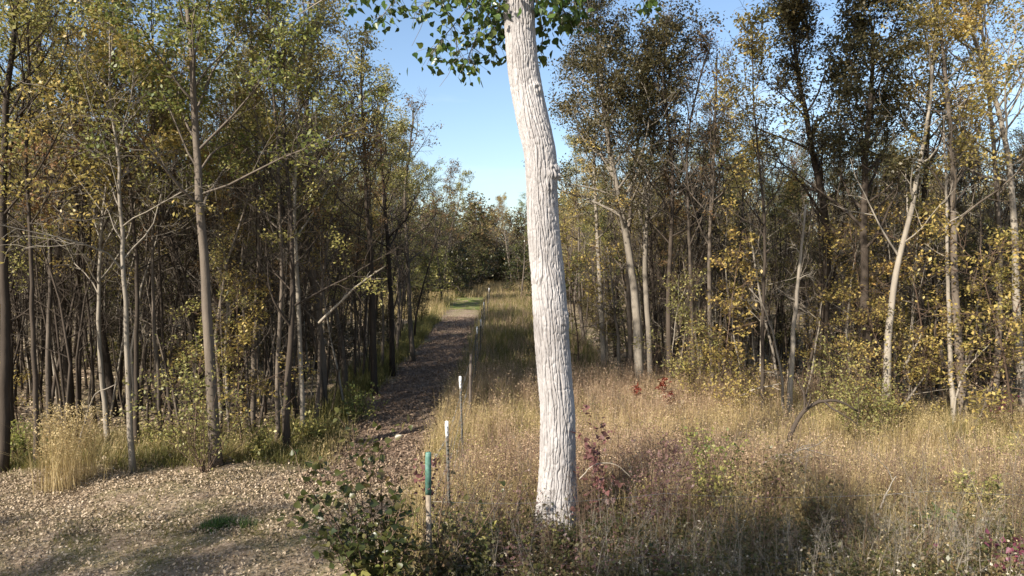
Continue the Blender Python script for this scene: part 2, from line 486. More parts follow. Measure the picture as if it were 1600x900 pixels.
for k in range(3):
    make_proto('bigspray', 550 + k, 3.6 + .5 * k, .026, lean=.2, cb=.12, nl=17, ll=1.5, la=(80, 45), sub=7, tw=4, lpt=9, leaf=.075, flat=1.2, hi=False, keep=.6, up=-.01, sides=5, limb_sides=4)
for k in range(3):
    make_proto('bush', 600 + k, 1.1 + .3 * k, .014, lean=.2, cb=.05, nl=14, ll=.75, la=(70, 30), sub=5, tw=3, lpt=12, leaf=.06, sides=5, limb_sides=3, lj=.06, hi=False, keep=.85)

def place_tree(name, key, idx, x, y, rz, sc, leafm, barkm, label, cat, group=None, zs=1.0):
    wm, lm = PROTO[key][idx % len(PROTO[key])]
    r = empty(name, (x, y, float(gh(x, y)) - .02), rz)
    r.scale = (sc, sc, sc * zs)
    tag(r, label, cat, group)
    link('trunk' if key != 'bush' else 'stems', wm, M[barkm], r, 'OBJECT')
    if lm is not None: link('crown' if key != 'bush' else 'foliage', lm, M[leafm], r, 'OBJECT')
    return r

# ------------------------------------------------------------------ the big pale trunk in front
rng = np.random.default_rng(11)
BX = 9.0
ctrl = [(870, 862, 80), (869.5, 830, 67), (870, 785, 61), (871, 726, 57), (871.5, 640, 56), (867.5, 600, 55), (860.5, 500, 54.5), (857, 450, 53), (849.5, 373, 51),
        (847, 290, 50), (844.5, 240, 52), (834.5, 200, 54), (824.5, 150, 52), (818, 107, 50), (813, 53, 49), (809.5, 0, 49), (808, -60, 50), (812, -160, 46), (806, -300, 40), (800, -480, 30), (805, -700, 18), (800, -860, 7)]
cp = np.array([P(a, b, BX + .003 * (858 - b) * .3) for a, b, _ in ctrl]); cr = np.array([w for *_, w in ctrl]) * BX / FPX / 2
cp[0, 2] = min(cp[0, 2], float(gh(cp[0, 0], cp[0, 1])) - .1)
base = np.array((cp[0, 0], cp[0, 1], cp[0, 2]))
def resample(pts, rad, n):
    s = np.concatenate([[0], np.cumsum(np.linalg.norm(np.diff(pts, axis=0), axis=1))])
    u = np.linspace(0, s[-1], n)
    o = np.stack([np.interp(u, s, pts[:, k]) for k in range(3)], -1); r = np.interp(u, s, rad)
    ker = np.hanning(35)[1:-1]; ker /= ker.sum()                       # round the polyline
    for k in range(3):
        e = np.pad(o[:, k], 16, mode='reflect', reflect_type='odd'); o[:, k] = np.convolve(e, ker, 'valid')
    e = np.pad(r, 16, mode='edge'); r = np.convolve(e, ker, 'valid')
    return o, r, u
RN, RS = 1090, 360
tp, trd, tu = resample(cp - base, cr, RN)
def big_trunk():
    """furrowed bark: interlacing vertical plates raised over narrow cracks"""
    th = np.linspace(0, 2 * math.pi, RS, endpoint=False)
    T, U = np.meshgrid(th, tu)
    g = np.random.default_rng(3)
    def vnoise(fx, fz, seed):
        """value noise periodic in theta"""
        gg = np.random.default_rng(seed)
        nx = fx; nz = int(tu[-1] * fz) + 3
        grid = gg.uniform(-1, 1, (nz, nx))
        a = T / (2 * math.pi) * nx; b = U * fz
        i = np.floor(a).astype(int) % nx; j = np.minimum(np.floor(b).astype(int), nz - 2)
        fa = a - np.floor(a); fb = b - np.floor(b)
        fa = fa * fa * (3 - 2 * fa); fb = fb * fb * (3 - 2 * fb)
        i2 = (i + 1) % nx
        return (grid[j, i] * (1 - fa) + grid[j, i2] * fa) * (1 - fb) + (grid[j + 1, i] * (1 - fa) + grid[j + 1, i2] * fa) * fb
    warp = .55 * vnoise(14, 1.5, 1) + .42 * vnoise(30, 3.6, 2) + .2 * vnoise(60, 9, 9)
    ph = T * 33 + warp * 7
    ridge = np.abs(np.sin(ph * .5 + 1.2 * vnoise(6, 1.3, 5)))          # 0 in the cracks
    ridge = np.clip(ridge * 1.9, 0, 1) ** .7
    brk = np.clip((np.abs(vnoise(40, 10.0, 4)) * 5), 0, 1)              # cross cracks
    fine = vnoise(60, 26, 6) * .5 + vnoise(110, 60, 7) * .35
    disp = .029 * ridge * (.55 + .45 * brk) + .0055 * fine + .012 * vnoise(5, 1.1, 8)
    # old branch scars with swollen collars
    for (zc, tc_, amp, sz) in ((4.80, -.62, .075, .14), (4.62, -1.15, .03, .10), (5.92, -.95, .04, .11), (2.9, -.5, .03, .14), (3.45, -2.3, .018, .12), (1.6, -1.1, .012, .16)):
        da = (T - tc_ + math.pi) % (2 * math.pi) - math.pi
        d2 = (da * .24 / sz) ** 2 + ((U - zc) / (sz * .8)) ** 2
        disp += amp * np.exp(-d2 * 1.6) * (1 + .5 * vnoise(40, 18, 12)) - amp * .9 * np.exp(-d2 * 14)
        disp += amp * .3 * np.exp(-((np.sqrt(d2) - .9) / .22) ** 2) * vnoise(50, 24, 13)
    # root flare
    fl = np.exp(-np.maximum(U - .05, 0) / .3) * (.09 + .06 * np.sin(T * 5 + 1))
    R = trd[:, None] - .021 + disp * np.minimum(1, trd[:, None] / .15) + fl
    v = tp[:, None, :] + np.stack([np.cos(T) * R, np.sin(T) * R, np.zeros_like(R)], -1)
    i = np.arange(RN - 1)[:, None] * RS; j = np.arange(RS)[None]; k = (j + 1) % RS
    q = np.stack([i + j, i + k, i + RS + k, i + RS + j], -1).reshape(-1, 4)
    return np_mesh('trunk', v.reshape(-1, 3), [q], True)
M['bigbark'] = bark_mat('pale furrowed bark', (.20, .182, .17), (.63, .605, .59), scale=16, objvar=0, bump=.7)
bt = tag(empty('cottonwood_tree', base), 'thick tree with pale furrowed bark standing at the front of the dry meadow', 'tree')
link('trunk', big_trunk(), M['bigbark'], bt)
# its crown: limbs above the picture, drooping sprays at the top edge
top = tp[(tu > 7.9)][::25]
wood, lp = grow(rng, top, .19, .03, cb=.0, nl=26, ll=6.0, la=(70, 25), sub=8, tw=5, lpt=8, lj=.16, twr=.007, up=.02, sides=10, hi=False, keep=.8)
# keep the long limbs out of the picture where the photo shows open sky
crown = Acc()
cam_rel = lp + base
pyv = 450 - FPX * ((cam_rel[:, 2] - CAMH) * math.cos(PITCH) + cam_rel[:, 1] * math.sin(PITCH)) / np.maximum(.5, cam_rel[:, 1] * math.cos(PITCH) - (cam_rel[:, 2] - CAMH) * math.sin(PITCH))
cam_rel = lp + base
kk = (pyv < -25) | (cam_rel[:, 1] < 1)
lp = lp[kk]; cam_rel = cam_rel[kk]
ts = np.array(to_sun)
u_ = (cam_rel[:, 1] - BX) / ts[1]; hit = cam_rel - u_[:, None] * ts
lp = lp[~((u_ > 0) & (np.abs(hit[:, 0] - .25) < .65) & (hit[:, 2] < 7.6))]
leaves(crown, lp, .12, rng, .3, 'delta', droop=.5)
def spray(pix, Y, nl_, sp, sz=.095, seed=0):
    g = np.random.default_rng(seed)
    pts = np.array([P(a, b, Y + (.25 * k)) for k, (a, b) in enumerate(pix)]) - base
    wood.tube(pts, np.linspace(.012, .004, len(pts)), 4, cap=False)
    s = np.linspace(0, 1, len(pts))
    t = g.uniform(.05, 1.02, nl_) ** .8
    c = np.stack([np.interp(t, s, pts[:, k]) for k in range(3)], -1)
    off = g.normal(0, sp, (nl_, 3)); off[:, 2] = off[:, 2] * .8 - sp * .7
    for o_, c_ in zip(off[::2], c[::2]):
        wood.tube(np.array([c_, c_ + o_ * .5 + (0, 0, .02), c_ + o_]), np.array([.004, .003, .002]), 3, cap=False)
    leaves(crown, c + off, sz, g, .1, 'delta', droop=.7)
spray([(800, -60), (760, -20), (725, 20), (690, 62), (672, 84)], 9.35, 95, .15, seed=1)
spray([(800, -50), (775, 0), (750, 45), (735, 80), (728, 98)], 9.5, 120, .15, seed=2)
spray([(790, -40), (780, 10), (776, 45), (772, 80)], 9.6, 70, .12, seed=3)
spray([(760, -60), (720, -30), (680, 0), (650, 12)], 9.3, 60, .12, seed=4)
spray([(700, -80), (660, -40), (620, -5), (600, 22), (585, 32)], 9.3, 75, .10, seed=5)
spray([(620, -60), (590, -25), (560, -3), (545, 3)], 9.3, 30, .07, seed=6)
spray([(830, -40), (860, -10), (880, 15), (890, 35)], 9.3, 110, .13, seed=7)
spray([(840, -40), (880, -15), (905, 8), (918, 22)], 9.4, 90, .12, seed=8)
spray([(835, -10), (845, 30), (848, 60), (846, 85)], 9.6, 40, .07, seed=9)
spray([(980, -60), (1000, -25), (1015, -2), (1020, 6)], 9.2, 40, .08, seed=10)
spray([(720, -60), (735, -10), (770, 15), (790, 25)], 9.7, 110, .14, seed=12)
link('branches', wood.mesh('branches', True), M['palebark'], bt)
link('crown', crown.mesh('crown'), M['broad'], bt)

# ------------------------------------------------------------------ single trees of the wood edges
def hero(name, pix, Y, dpx, Hextra, leafm, barkm, label, seed, cat='tree', dtop=.25, leaf=.085, flat=.5, **kw):
    """pix: trunk control points (px,py) from the base up at distance Y"""
    g = np.random.default_rng(seed)
    pts = np.array([P(a, b, Y) for a, b in pix])
    pts[0, 2] = float(gh(pts[0, 0], Y)) - .05
    b = pts[0].copy()
    pts = pts - b
    if Hextra:
        d = pts[-1] - pts[-2]; d /= np.linalg.norm(d); d = d * .7 + np.array((0, 0, .3))
        ex, _ = path_poly(g, pts[-1], d, Hextra, 5, .06, .06); pts = np.concatenate([pts, ex[1:]])
    # add depth wander and smooth
    s = np.concatenate([[0], np.cumsum(np.linalg.norm(np.diff(pts, axis=0), axis=1))])
    u = np.linspace(0, s[-1], 22)
    pp = np.stack([np.interp(u, s, pts[:, k]) for k in range(3)], -1)
    for k in range(3):
        e = np.pad(pp[:, k], 2, mode='reflect', reflect_type='odd'); pp[:, k] = np.convolve(e, np.array([1, 2, 3, 2, 1]) / 9, 'valid')
    pp[:, 1] += np.cumsum(g.normal(0, .02, 22)); pp[:, 0] += np.cumsum(g.normal(0, .008, 22)); pp -= pp[0]
    r0 = dpx * Y / FPX / 2
    wood, lp = grow(g, pp, r0, max(.006, r0 * dtop), **kw)
    r = tag(empty(name, b), label, cat)
    link('trunk', wood.mesh('trunk', True), M[barkm], r)
    if len(lp):
        a = Acc(); leaves(a, lp, leaf, g, flat); link('crown', a.mesh('crown'), M[leafm], r)
    return r

BIG = dict(cb=.43, nl=24, ll=3.0, la=(58, 18), sub=8, tw=5, lpt=25, up=.07, keep=.42, lj=.10, leaf=.072)
MID = dict(cb=.43, nl=17, ll=2.1, la=(58, 20), sub=7, tw=5, lpt=21, up=.06, keep=.36, lj=.10, leaf=.072)
THIN = dict(cb=.35, nl=12, ll=1.1, la=(65, 30), sub=4, tw=3, lpt=5, sides=6, limb_sides=4)
BARE = dict(cb=.3, nl=9, ll=1.0, la=(60, 35), sub=3, tw=3, lpt=0, sides=7, limb_sides=4)
# left of the path
hero('oak_tree', [(3, 742), (4, 600), (1, 450), (0, 300), (2, 150)], 11.9, 17, 3.6, 'olive', 'darkbark', 'dark trunk cut by the left edge of the photo', 21, **BIG)
hero('oak_tree', [(338, 742), (335, 640), (328, 500), (318, 380), (305, 270), (298, 180), (296, 90)], 11.8, 19, 2.6, 'green', 'bark', 'grey trunked tree with broad yellow green crown at the litter edge, vine round its foot', 22, **dict(BIG, ll=2.9, keep=.9))
hero('slender_tree', [(208, 740), (204, 600), (198, 450), (193, 340), (188, 270)], 11.8, 10, 2.6, 'gold', 'palebark', 'straight thin pale trunk standing alone at the litter edge', 23, **MID)
hero('slender_tree', [(58, 732), (57, 560), (52, 400), (47, 250)], 12.1, 9, 3, 'olive', 'darkbark', 'thin dark trunk just right of the trunk cut by the left edge', 24, **MID)
hero('slender_tree', [(76, 695), (74, 560), (78, 420), (70, 300)], 13.4, 9, 3, 'gold', 'bark', 'thin greyish trunk behind the tall tan grass at far left', 25, **MID)
hero('slender_tree', [(109, 655), (104, 520), (94, 400), (88, 260), (80, 160)], 15.5, 15, 3, 'olive', 'darkbark', 'stout dark trunk rising behind the tall tan grass at far left', 26, **BIG)
hero('slender_tree', [(168, 695), (160, 590), (153, 480), (158, 380)], 13.4, 9, 2.4, 'russet', 'palebark', 'thin light trunk with a kink halfway, left of the straight pale trunk', 27, **MID)
hero('slender_tree', [(214, 712), (212, 600), (216, 480), (210, 350)], 12.9, 9, 3.2, 'olive', 'darkbark', 'dark thin trunk close behind the straight pale trunk', 28, **MID)
hero('slender_tree', [(180, 640), (150, 450), (128, 330), (110, 230), (130, 150)], 15.8, 12, 1.2, 'olive', 'darkbark', 'dark trunk leaning left with a fork high up', 29, **BIG)
hero('slender_tree', [(472, 690), (468, 560), (463, 420), (458, 330), (462, 220)], 13.8, 9, 3, 'gold', 'palebark', 'slim pale stem left of the leaning dead branch', 30, **MID)
hero('slender_tree', [(432, 700), (436, 560), (446, 400), (440, 250)], 13.3, 8, 3.5, 'olive', 'bark', 'slim grey stem left of the slim pale one near the leaning dead branch', 31, **MID)
hero('slender_tree', [(505, 640), (500, 520), (480, 380), (477, 250), (476, 150)], 16.5, 15, 1.9, 'olive', 'bark', 'tall grey trunk topped by a pointed olive crown at the sky gap', 32, **BIG)
hero('slender_tree', [(585, 610), (583, 500), (581, 400), (572, 300)], 18.2, 12, 3.4, 'olive', 'darkbark', 'dark straight trunk near the path with an olive top', 33, **MID)
hero('slender_tree', [(645, 560), (640, 470), (636, 380), (630, 300), (640, 240)], 24, 9, 1.5, 'russet', 'bark', 'tree with thin russet top leaning into the sky gap above the path', 34, **dict(MID, ll=1.9, lpt=8, cb=.35))
hero('slender_tree', [(613, 585), (610, 480), (606, 400), (600, 300)], 21, 10, 2.6, 'olive', 'darkbark', 'dark slim trunk beside the path, left of the russet topped tree', 35, **MID)
hero('slender_tree', [(252, 700), (250, 600), (240, 460), (246, 330)], 13.2, 7, 3.8, 'olive', 'bark', 'thin grey stem between the straight pale trunk and the vine footed tree', 36, **MID)
hero('slender_tree', [(395, 680), (398, 560), (406, 430), (400, 300)], 14.2, 10, 3.6, 'gold', 'bark', 'grey stem just right of the vine footed tree', 37, **MID)
# right of the path
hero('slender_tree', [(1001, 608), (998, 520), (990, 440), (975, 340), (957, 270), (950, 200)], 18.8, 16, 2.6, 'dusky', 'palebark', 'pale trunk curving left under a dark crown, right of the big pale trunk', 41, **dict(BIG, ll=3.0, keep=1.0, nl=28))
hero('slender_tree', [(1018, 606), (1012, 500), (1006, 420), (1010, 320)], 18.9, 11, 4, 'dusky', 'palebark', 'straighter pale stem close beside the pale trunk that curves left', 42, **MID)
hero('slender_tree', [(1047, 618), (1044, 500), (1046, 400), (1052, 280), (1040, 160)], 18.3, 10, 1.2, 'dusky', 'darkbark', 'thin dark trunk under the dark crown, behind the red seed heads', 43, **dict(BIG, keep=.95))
hero('slender_tree', [(985, 604), (984, 500), (978, 400), (985, 300)], 19.5, 9, 3.5, 'gold', 'bark', 'leftmost thin stem of the pale clump under the dark crown', 44, **MID)
hero('dead_tree', [(1232, 655), (1236, 560), (1243, 450), (1250, 340)], 15.0, 11, .25, 'pale', 'palebark', 'straight bare pale pole with a broken top', 45, **dict(BARE, nl=4, ll=.5, cb=.5))
hero('dead_tree', [(1229, 650), (1218, 575), (1205, 520), (1190, 475), (1166, 450)], 15.1, 6, 0, 'pale', 'palebark', 'thin pale stem arching left, beside the straight bare pole', 46, **dict(BARE, nl=3, ll=.35))
hero('dead_tree', [(1385, 640), (1388, 530), (1403, 430), (1424, 330), (1434, 285), (1444, 220), (1456, 150)], 14.7, 14, .6, 'pale', 'palebark', 'tall dead tree with bleached forked limbs against the dark wood', 47, **dict(BARE, nl=9, ll=1.9, cb=.45, la=(55, 40)))
hero('dead_tree', [(1492, 640), (1484, 540), (1476, 430), (1478, 320), (1474, 225)], 14.9, 9, .6, 'pale', 'palebark', 'slim bleached stem just right of the tall dead tree', 48, **dict(BARE, nl=5, ll=.8, cb=.5))
hero('slender_tree', [(1506, 672), (1502, 600), (1496, 520), (1488, 440), (1492, 330)], 14.9, 15, 4.2, 'gold', 'bark', 'grey trunk among golden leaves, rising behind the leaning pale sticks', 49, **dict(BIG, ll=2.2))
hero('slender_tree', [(1600, 655), (1590, 500), (1578, 320), (1565, 200), (1530, 100), (1510, 50)], 15.6, 13, 3.4, 'gold', 'palebark', 'pale trunk leaning left across the golden crown at the upper right', 50, **BIG)
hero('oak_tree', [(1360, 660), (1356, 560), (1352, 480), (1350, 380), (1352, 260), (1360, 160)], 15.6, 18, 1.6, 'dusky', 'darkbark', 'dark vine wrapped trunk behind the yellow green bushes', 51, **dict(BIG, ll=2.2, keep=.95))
hero('slender_tree', [(1190, 668), (1191, 600), (1192, 520), (1196, 400), (1186, 280)], 15.4, 7, 3, 'gold', 'darkbark', 'thin black stem left of the straight bare pole', 52, **MID)
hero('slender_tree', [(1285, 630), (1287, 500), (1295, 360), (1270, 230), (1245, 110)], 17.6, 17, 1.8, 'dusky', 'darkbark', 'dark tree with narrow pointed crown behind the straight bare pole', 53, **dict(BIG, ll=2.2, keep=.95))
hero('slender_tree', [(1115, 630), (1112, 520), (1108, 400), (1116, 280)], 17.5, 9, 3, 'russet', 'bark', 'slim grey stem with thin crown right of the red seed heads', 54, **dict(MID, lpt=5))
hero('slender_tree', [(1083, 622), (1080, 520), (1075, 400), (1070, 250)], 18, 8, 2.5, 'russet', 'bark', 'slim stem with sparse russet twigs between dark crown and thin crown', 55, **dict(MID, lpt=4))
hero('slender_tree', [(1553, 640), (1556, 500), (1560, 360), (1550, 220)], 16.8, 11, 4.5, 'gold', 'bark', 'grey trunk hung with golden leaves near the right edge', 56, **BIG)
hero('slender_tree', [(945, 590), (940, 480), (935, 380), (930, 290)], 21, 10, 3, 'gold', 'palebark', 'pale stem with yellow foliage just right of the big pale trunk', 57, **MID)
hero('slender_tree', [(968, 598), (966, 540), (960, 470)], 20.2, 7, 1.5, 'gold', 'palebark', 'short pale sapling between the big trunk and the pale clump', 58, **THIN)
hero('slender_tree', [(1440, 640), (1436, 500), (1445, 340), (1450, 180), (1470, 60)], 17.4, 13, 3.0, 'green', 'darkbark', 'dark trunk behind the tall dead tree carrying blue green foliage', 59, **BIG)

# ------------------------------------------------------------------ the woods on both sides
rng = np.random.default_rng(77)
def right_edge(x):
    return np.where(x < 9, 19.8 - (x - 2.3) * .62, 15.6 + .22 * (x - 9))
def sample(side, y0, y1, n, mind, pts):
    out = []; tries = 0
    while len(out) < n and tries < n * 400:
        tries += 1
        y = y0 + (y1 - y0) * rng.uniform() ** .9; lim = .72 * y + 2.5
        if side < 0:
            x = rng.uniform(-lim, fence_x(y) - 2.45)
            if x > -11 and y < 12.3: continue
        else:
            x = rng.uniform(2.5, lim)
            if y < right_edge(np.array(x)) + .2: continue
        if side < 0 and y > 30:                    # the gap that lets sun onto the far bend
            if abs((x + 2.5) * .72 - (y - 46) * .695) < 2.8: continue
        if any((x - a) ** 2 + (y - b) ** 2 < mind ** 2 for a, b in pts): continue
        pts.append((x, y)); out.append((x, y))
    return out
spots = [(o.location.x, o.location.y) for o in COL.objects if o.get('category') == 'tree']
def px_of(x, y): return 800 + FPX * x / y
COLW = {'olive': 'olive', 'gold': 'golden', 'green': 'green', 'russet': 'russet', 'dusky': 'dusky brown'}
def populate(side, y0, y1, n, mind, keys, leafw, barkw, band):
    for x, y in sample(side, y0, y1, n, mind, spots):
        key = keys[rng.integers(len(keys))]
        lm = leafw[rng.integers(len(leafw))]; bm = barkw[rng.integers(len(barkw))]
        sc = rng.uniform(.64, .92) if side < 0 else rng.uniform(.56, .8)
        if side < 0 and x > fence_x(y) - 5: sc *= .8
        where = 'left of the path' if side < 0 else 'right of the fence'
        kindw = {'tall': 'tall', 'mid': 'slender', 'slim': 'thin'}[key]
        bw = {'bark': 'grey', 'palebark': 'pale', 'darkbark': 'dark'}[bm]
        place_tree('slender_tree' if key != 'slim' else 'thin_tree', key, rng.integers(9), x, y, rng.uniform(0, 6.28), sc, lm, bm,
                   f'{kindw} {bw} trunked tree, {COLW[lm]} leaves, {band} {where}', 'tree',
                   f'{kindw} {bw} trunked {COLW[lm]} trees {band} {where}')
LW = ['olive', 'olive', 'olive', 'gold', 'green', 'russet']
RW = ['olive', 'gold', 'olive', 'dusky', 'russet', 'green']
BW = ['bark', 'bark', 'darkbark', 'darkbark', 'palebark']
populate(-1, 12.4, 18, 26, .75, ['tall', 'mid', 'mid', 'slim'], LW, BW, 'in the wood front')
for k in range(11):                      # trees added close along the left side of the path to deepen its shade
    y = 12.9 + 1.75 * k + rng.uniform(-.4, .4); x = fence_x(y) - 2.35 - rng.uniform(0, .7)
    spots.append((x, y)); bm = ('darkbark', 'bark')[k % 2]
    place_tree('slender_tree', ('mid', 'tall')[k % 3 == 0], k, x, y, k * 1.9, .8, ('olive', 'russet', 'olive')[k % 3], bm,
               f"{'dark' if bm == 'darkbark' else 'grey brown'} trunk close beside the path, {('first', 'second', 'third', 'fourth', 'fifth', 'sixth', 'seventh', 'eighth', 'ninth', 'tenth', 'eleventh')[k]} from the clearing", 'tree', 'trees lining the left side of the path')
populate(-1, 18, 26, 48, .85, ['tall', 'tall', 'mid', 'slim'], LW, BW, 'mid wood')
populate(-1, 26, 38, 50, 1.2, ['tall', 'tall', 'mid'], LW, BW, 'deep in the wood')
populate(1, 15, 21, 22, .8, ['tall', 'mid', 'mid', 'slim'], RW, BW, 'in the wood front')
populate(1, 20, 28, 44, .95, ['tall', 'tall', 'mid', 'slim'], RW, BW, 'mid wood')
populate(1, 28, 40, 40, 1.3, ['tall', 'tall', 'mid'], RW, BW, 'deep in the wood')
# bare twiggy saplings under them
for side, y0, y1, n in ((-1, 12.6, 18, 85), (-1, 18, 28, 62), (1, 15.6, 21, 70), (1, 20, 30, 40), (2, 16.5, 20.5, 30)):
    pale_row = side == 2; side = min(side, 1)
    band = 'among the front trunks' if y1 < 22 else 'in the dark inside the wood'
    where = 'left of the path' if side < 0 else 'right of the fence'
    for x, y in sample(side, y0, y1, n, .35, spots):
        bm = ('darkbark', 'darkbark', 'bark', 'darkbark', 'palebark')[rng.integers(5)]
        if pale_row:
            bm = 'palebark'
            if x > 9.5: continue
        place_tree('bare_sapling', 'bare', rng.integers(9), x, y, rng.uniform(0, 6.28), rng.uniform(.8, 1.2), 'pale', bm,
                   f"leafless {'grey' if bm == 'bark' else 'pale' if bm == 'palebark' else 'dark'} sapling {band} {where}", 'sapling',
                   f"leafless {'grey' if bm == 'bark' else 'pale' if bm == 'palebark' else 'dark'} saplings {band} {where}")
# low leafy saplings
for side, y0, y1, n, lms in ((-1, 13.2, 20, 6, ['gold', 'olive', 'olive', 'green']), (1, 15.6, 22, 18, ['gold', 'gold', 'lime', 'olive'])):
    where = 'left of the path' if side < 0 else 'right of the fence'
    for x, y in sample(side, y0, y1, n, .3, spots):
        lm = lms[rng.integers(len(lms))]
        cw = {'gold': 'golden', 'olive': 'olive', 'green': 'green', 'lime': 'yellow green'}[lm]
        place_tree('leafy_sapling', 'spray', rng.integers(9), x, y, rng.uniform(0, 6.28), rng.uniform(.7, 1.25), lm, 'twig',
                   f'low sapling with level sprays of {cw} leaves under the trees {where}', 'sapling',
                   f'{cw} leafy saplings under the trees {where}')

for px, Y, i, sc, lm, lab in ((1420, 14.9, 0, 1.15, 'gold', 'golden sapling at the foot of the tall dead tree'), (1535, 14.6, 1, 1.5, 'gold', 'tall golden sapling right of the grey trunk among golden leaves'),
        (1470, 15.6, 2, 1.5, 'gold', 'golden sapling between the dead tree and the grey trunk'), (1590, 14.2, 0, 1.7, 'gold', 'golden sapling cut by the right edge of the photo'), (1400, 15.8, 1, 1.6, 'gold', 'golden sapling behind the dark vine wrapped trunk'),
        (300, 12.5, 0, 1.15, 'olive', 'olive sapling left of the vine footed grey trunk'), (375, 12.9, 1, 1.2, 'gold', 'golden sapling right of the vine footed grey trunk'), (1075, 17.0, 1, 1.2, 'lime', 'yellow green sapling right of the red seed heads'), (1130, 16.4, 2, 1.1, 'gold', 'golden sapling behind the sunny patch of fallen leaves'),
        (905, 21.5, 1, 1.8, 'gold', 'golden sapling close right of the big pale trunk')):
    x = (px - 800) / FPX * Y
    place_tree('leafy_sapling', 'bigspray' if sc > 1.1 else 'spray', i, x, Y, i * 2.1 + px, sc * (.66 if sc > 1.1 else 1), lm, 'twig', lab, 'sapling')

# far wood that reads as one mass behind the individual trees
def mass(name, pts, mats, seed, keys=('tall', 'mid', 'bush'), size=1.0, bsize=3.0, frac=.5, grow_=1.5):
    g = np.random.default_rng(seed)
    W_, L_ = Acc(), Acc()
    cache = {}
    def arr(me):
        if me.name not in cache:
            v = np.empty(len(me.vertices) * 3, np.float32); me.vertices.foreach_get('co', v)
            l = np.empty(len(me.loops), np.int32); me.loops.foreach_get('vertex_index', l)
            t = np.empty(len(me.polygons), np.int32); me.polygons.foreach_get('loop_total', t)
            cache[me.name] = (v.reshape(-1, 3), l, t)
        return cache[me.name]
    for x, y in pts:
        key = keys[g.integers(len(keys))]; wm, lm = PROTO[key][g.integers(len(PROTO[key]))]
        a = g.uniform(0, 6.28); sc = g.uniform(.8, 1.15) * (size if key != 'bush' else bsize); c, s = math.cos(a), math.sin(a)
        Rm = np.array([[c, -s, 0], [s, c, 0], [0, 0, 1]]) * sc
        off = np.array((x, y, float(gh(x, y)) - .05))
        v, l, t = arr(wm)
        qd = l.reshape(-1) if (t == 4).all() else None
        starts = np.concatenate([[0], np.cumsum(t)[:-1]])
        f = l[(starts[t == 4][:, None] + np.arange(4)[None])]
        keep = np.zeros(len(f), bool); keep[:int(len(f))] = True
        f = f[g.uniform(size=len(f)) < 1.0]
        W_.add(v @ Rm.T + off, f)
        if lm is None: continue
        v, l, t = arr(lm)
        vv = v.reshape(-1, 4, 3); sel = g.uniform(size=len(vv)) < (frac if key != 'bush' else .8)
        vv = vv[sel]; cen = vv.mean(1, keepdims=True); vv = cen + (vv - cen) * (grow_ if key != 'bush' else 1.0)
        vv = vv.reshape(-1, 3) @ Rm.T + off
        L_.add(vv, np.arange(len(vv)).reshape(-1, 4))
    r = tag(empty(name, (0, 0, 0)), None, None, None, 'stuff')
    link('trunks', W_.mesh('trunks', True), M[mats[0]], r); 
    if L_.n: link('leaves', L_.mesh('leaves'), M[mats[1]], r)
    return r
def mass_pts(side, y0, y1, n, xin):
    out = []
    while len(out) < n:
        y = rng.uniform(y0, y1); x = side * rng.uniform(xin, .74 * y + 4)
        if side < 0 and x > fence_x(y) - 2.6: continue
        if side < 0 and y < 60 and (abs((x + 2.5) * .72 - (y - 46) * .695) < 3 or abs((x + 2.5) * .72 - (y - 60) * .695) < 2.5): continue
        out.append((x, y))
    return out
r = mass('far_woods', mass_pts(-1, 38, 66, 150, 4), ('bark', 'olive'), 1)
r['label'] = 'far olive wood filling the depth left of the path'; r['category'] = 'woods'
r = mass('far_woods', mass_pts(1, 40, 66, 120, 2.8), ('bark', 'gold'), 2, size=.85)
r['label'] = 'far golden wood filling the depth right of the fence'; r['category'] = 'woods'
pts = [(rng.uniform(-16, 16), rng.uniform(98, 116)) for _ in range(70)] + [(s * (3.6 + 60 * rng.uniform() ** 1.7), rng.uniform(62, 108)) for s in (-1, 1) for _ in range(75)]
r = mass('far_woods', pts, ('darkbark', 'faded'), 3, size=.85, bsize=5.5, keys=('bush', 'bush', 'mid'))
r['label'] = 'distant wood closing the view past the end of the path'; r['category'] = 'woods'
for sd_, lab in ((-1, 'tangled leafless brush in the dark of the left wood'), (1, 'tangled leafless brush in the dark of the right wood')):
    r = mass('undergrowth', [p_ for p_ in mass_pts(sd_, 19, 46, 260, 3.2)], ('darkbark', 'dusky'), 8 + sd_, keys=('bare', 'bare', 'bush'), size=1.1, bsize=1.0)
    r['label'] = lab; r['category'] = 'undergrowth'
r = mass('undergrowth', [(rng.uniform(-14, 12), rng.uniform(84, 100)) for _ in range(60)] + [(fence_x(y_) - rng.uniform(2.7, 9), y_) for y_ in rng.uniform(62, 86, 40)] + [(rng.uniform(2, 12), y_) for y_ in rng.uniform(50, 86, 50)], ('darkbark', 'shrub'), 31, keys=('bush',), bsize=2.6)
r['label'] = 'green thickets closing the far end of the path'; r['category'] = 'undergrowth'
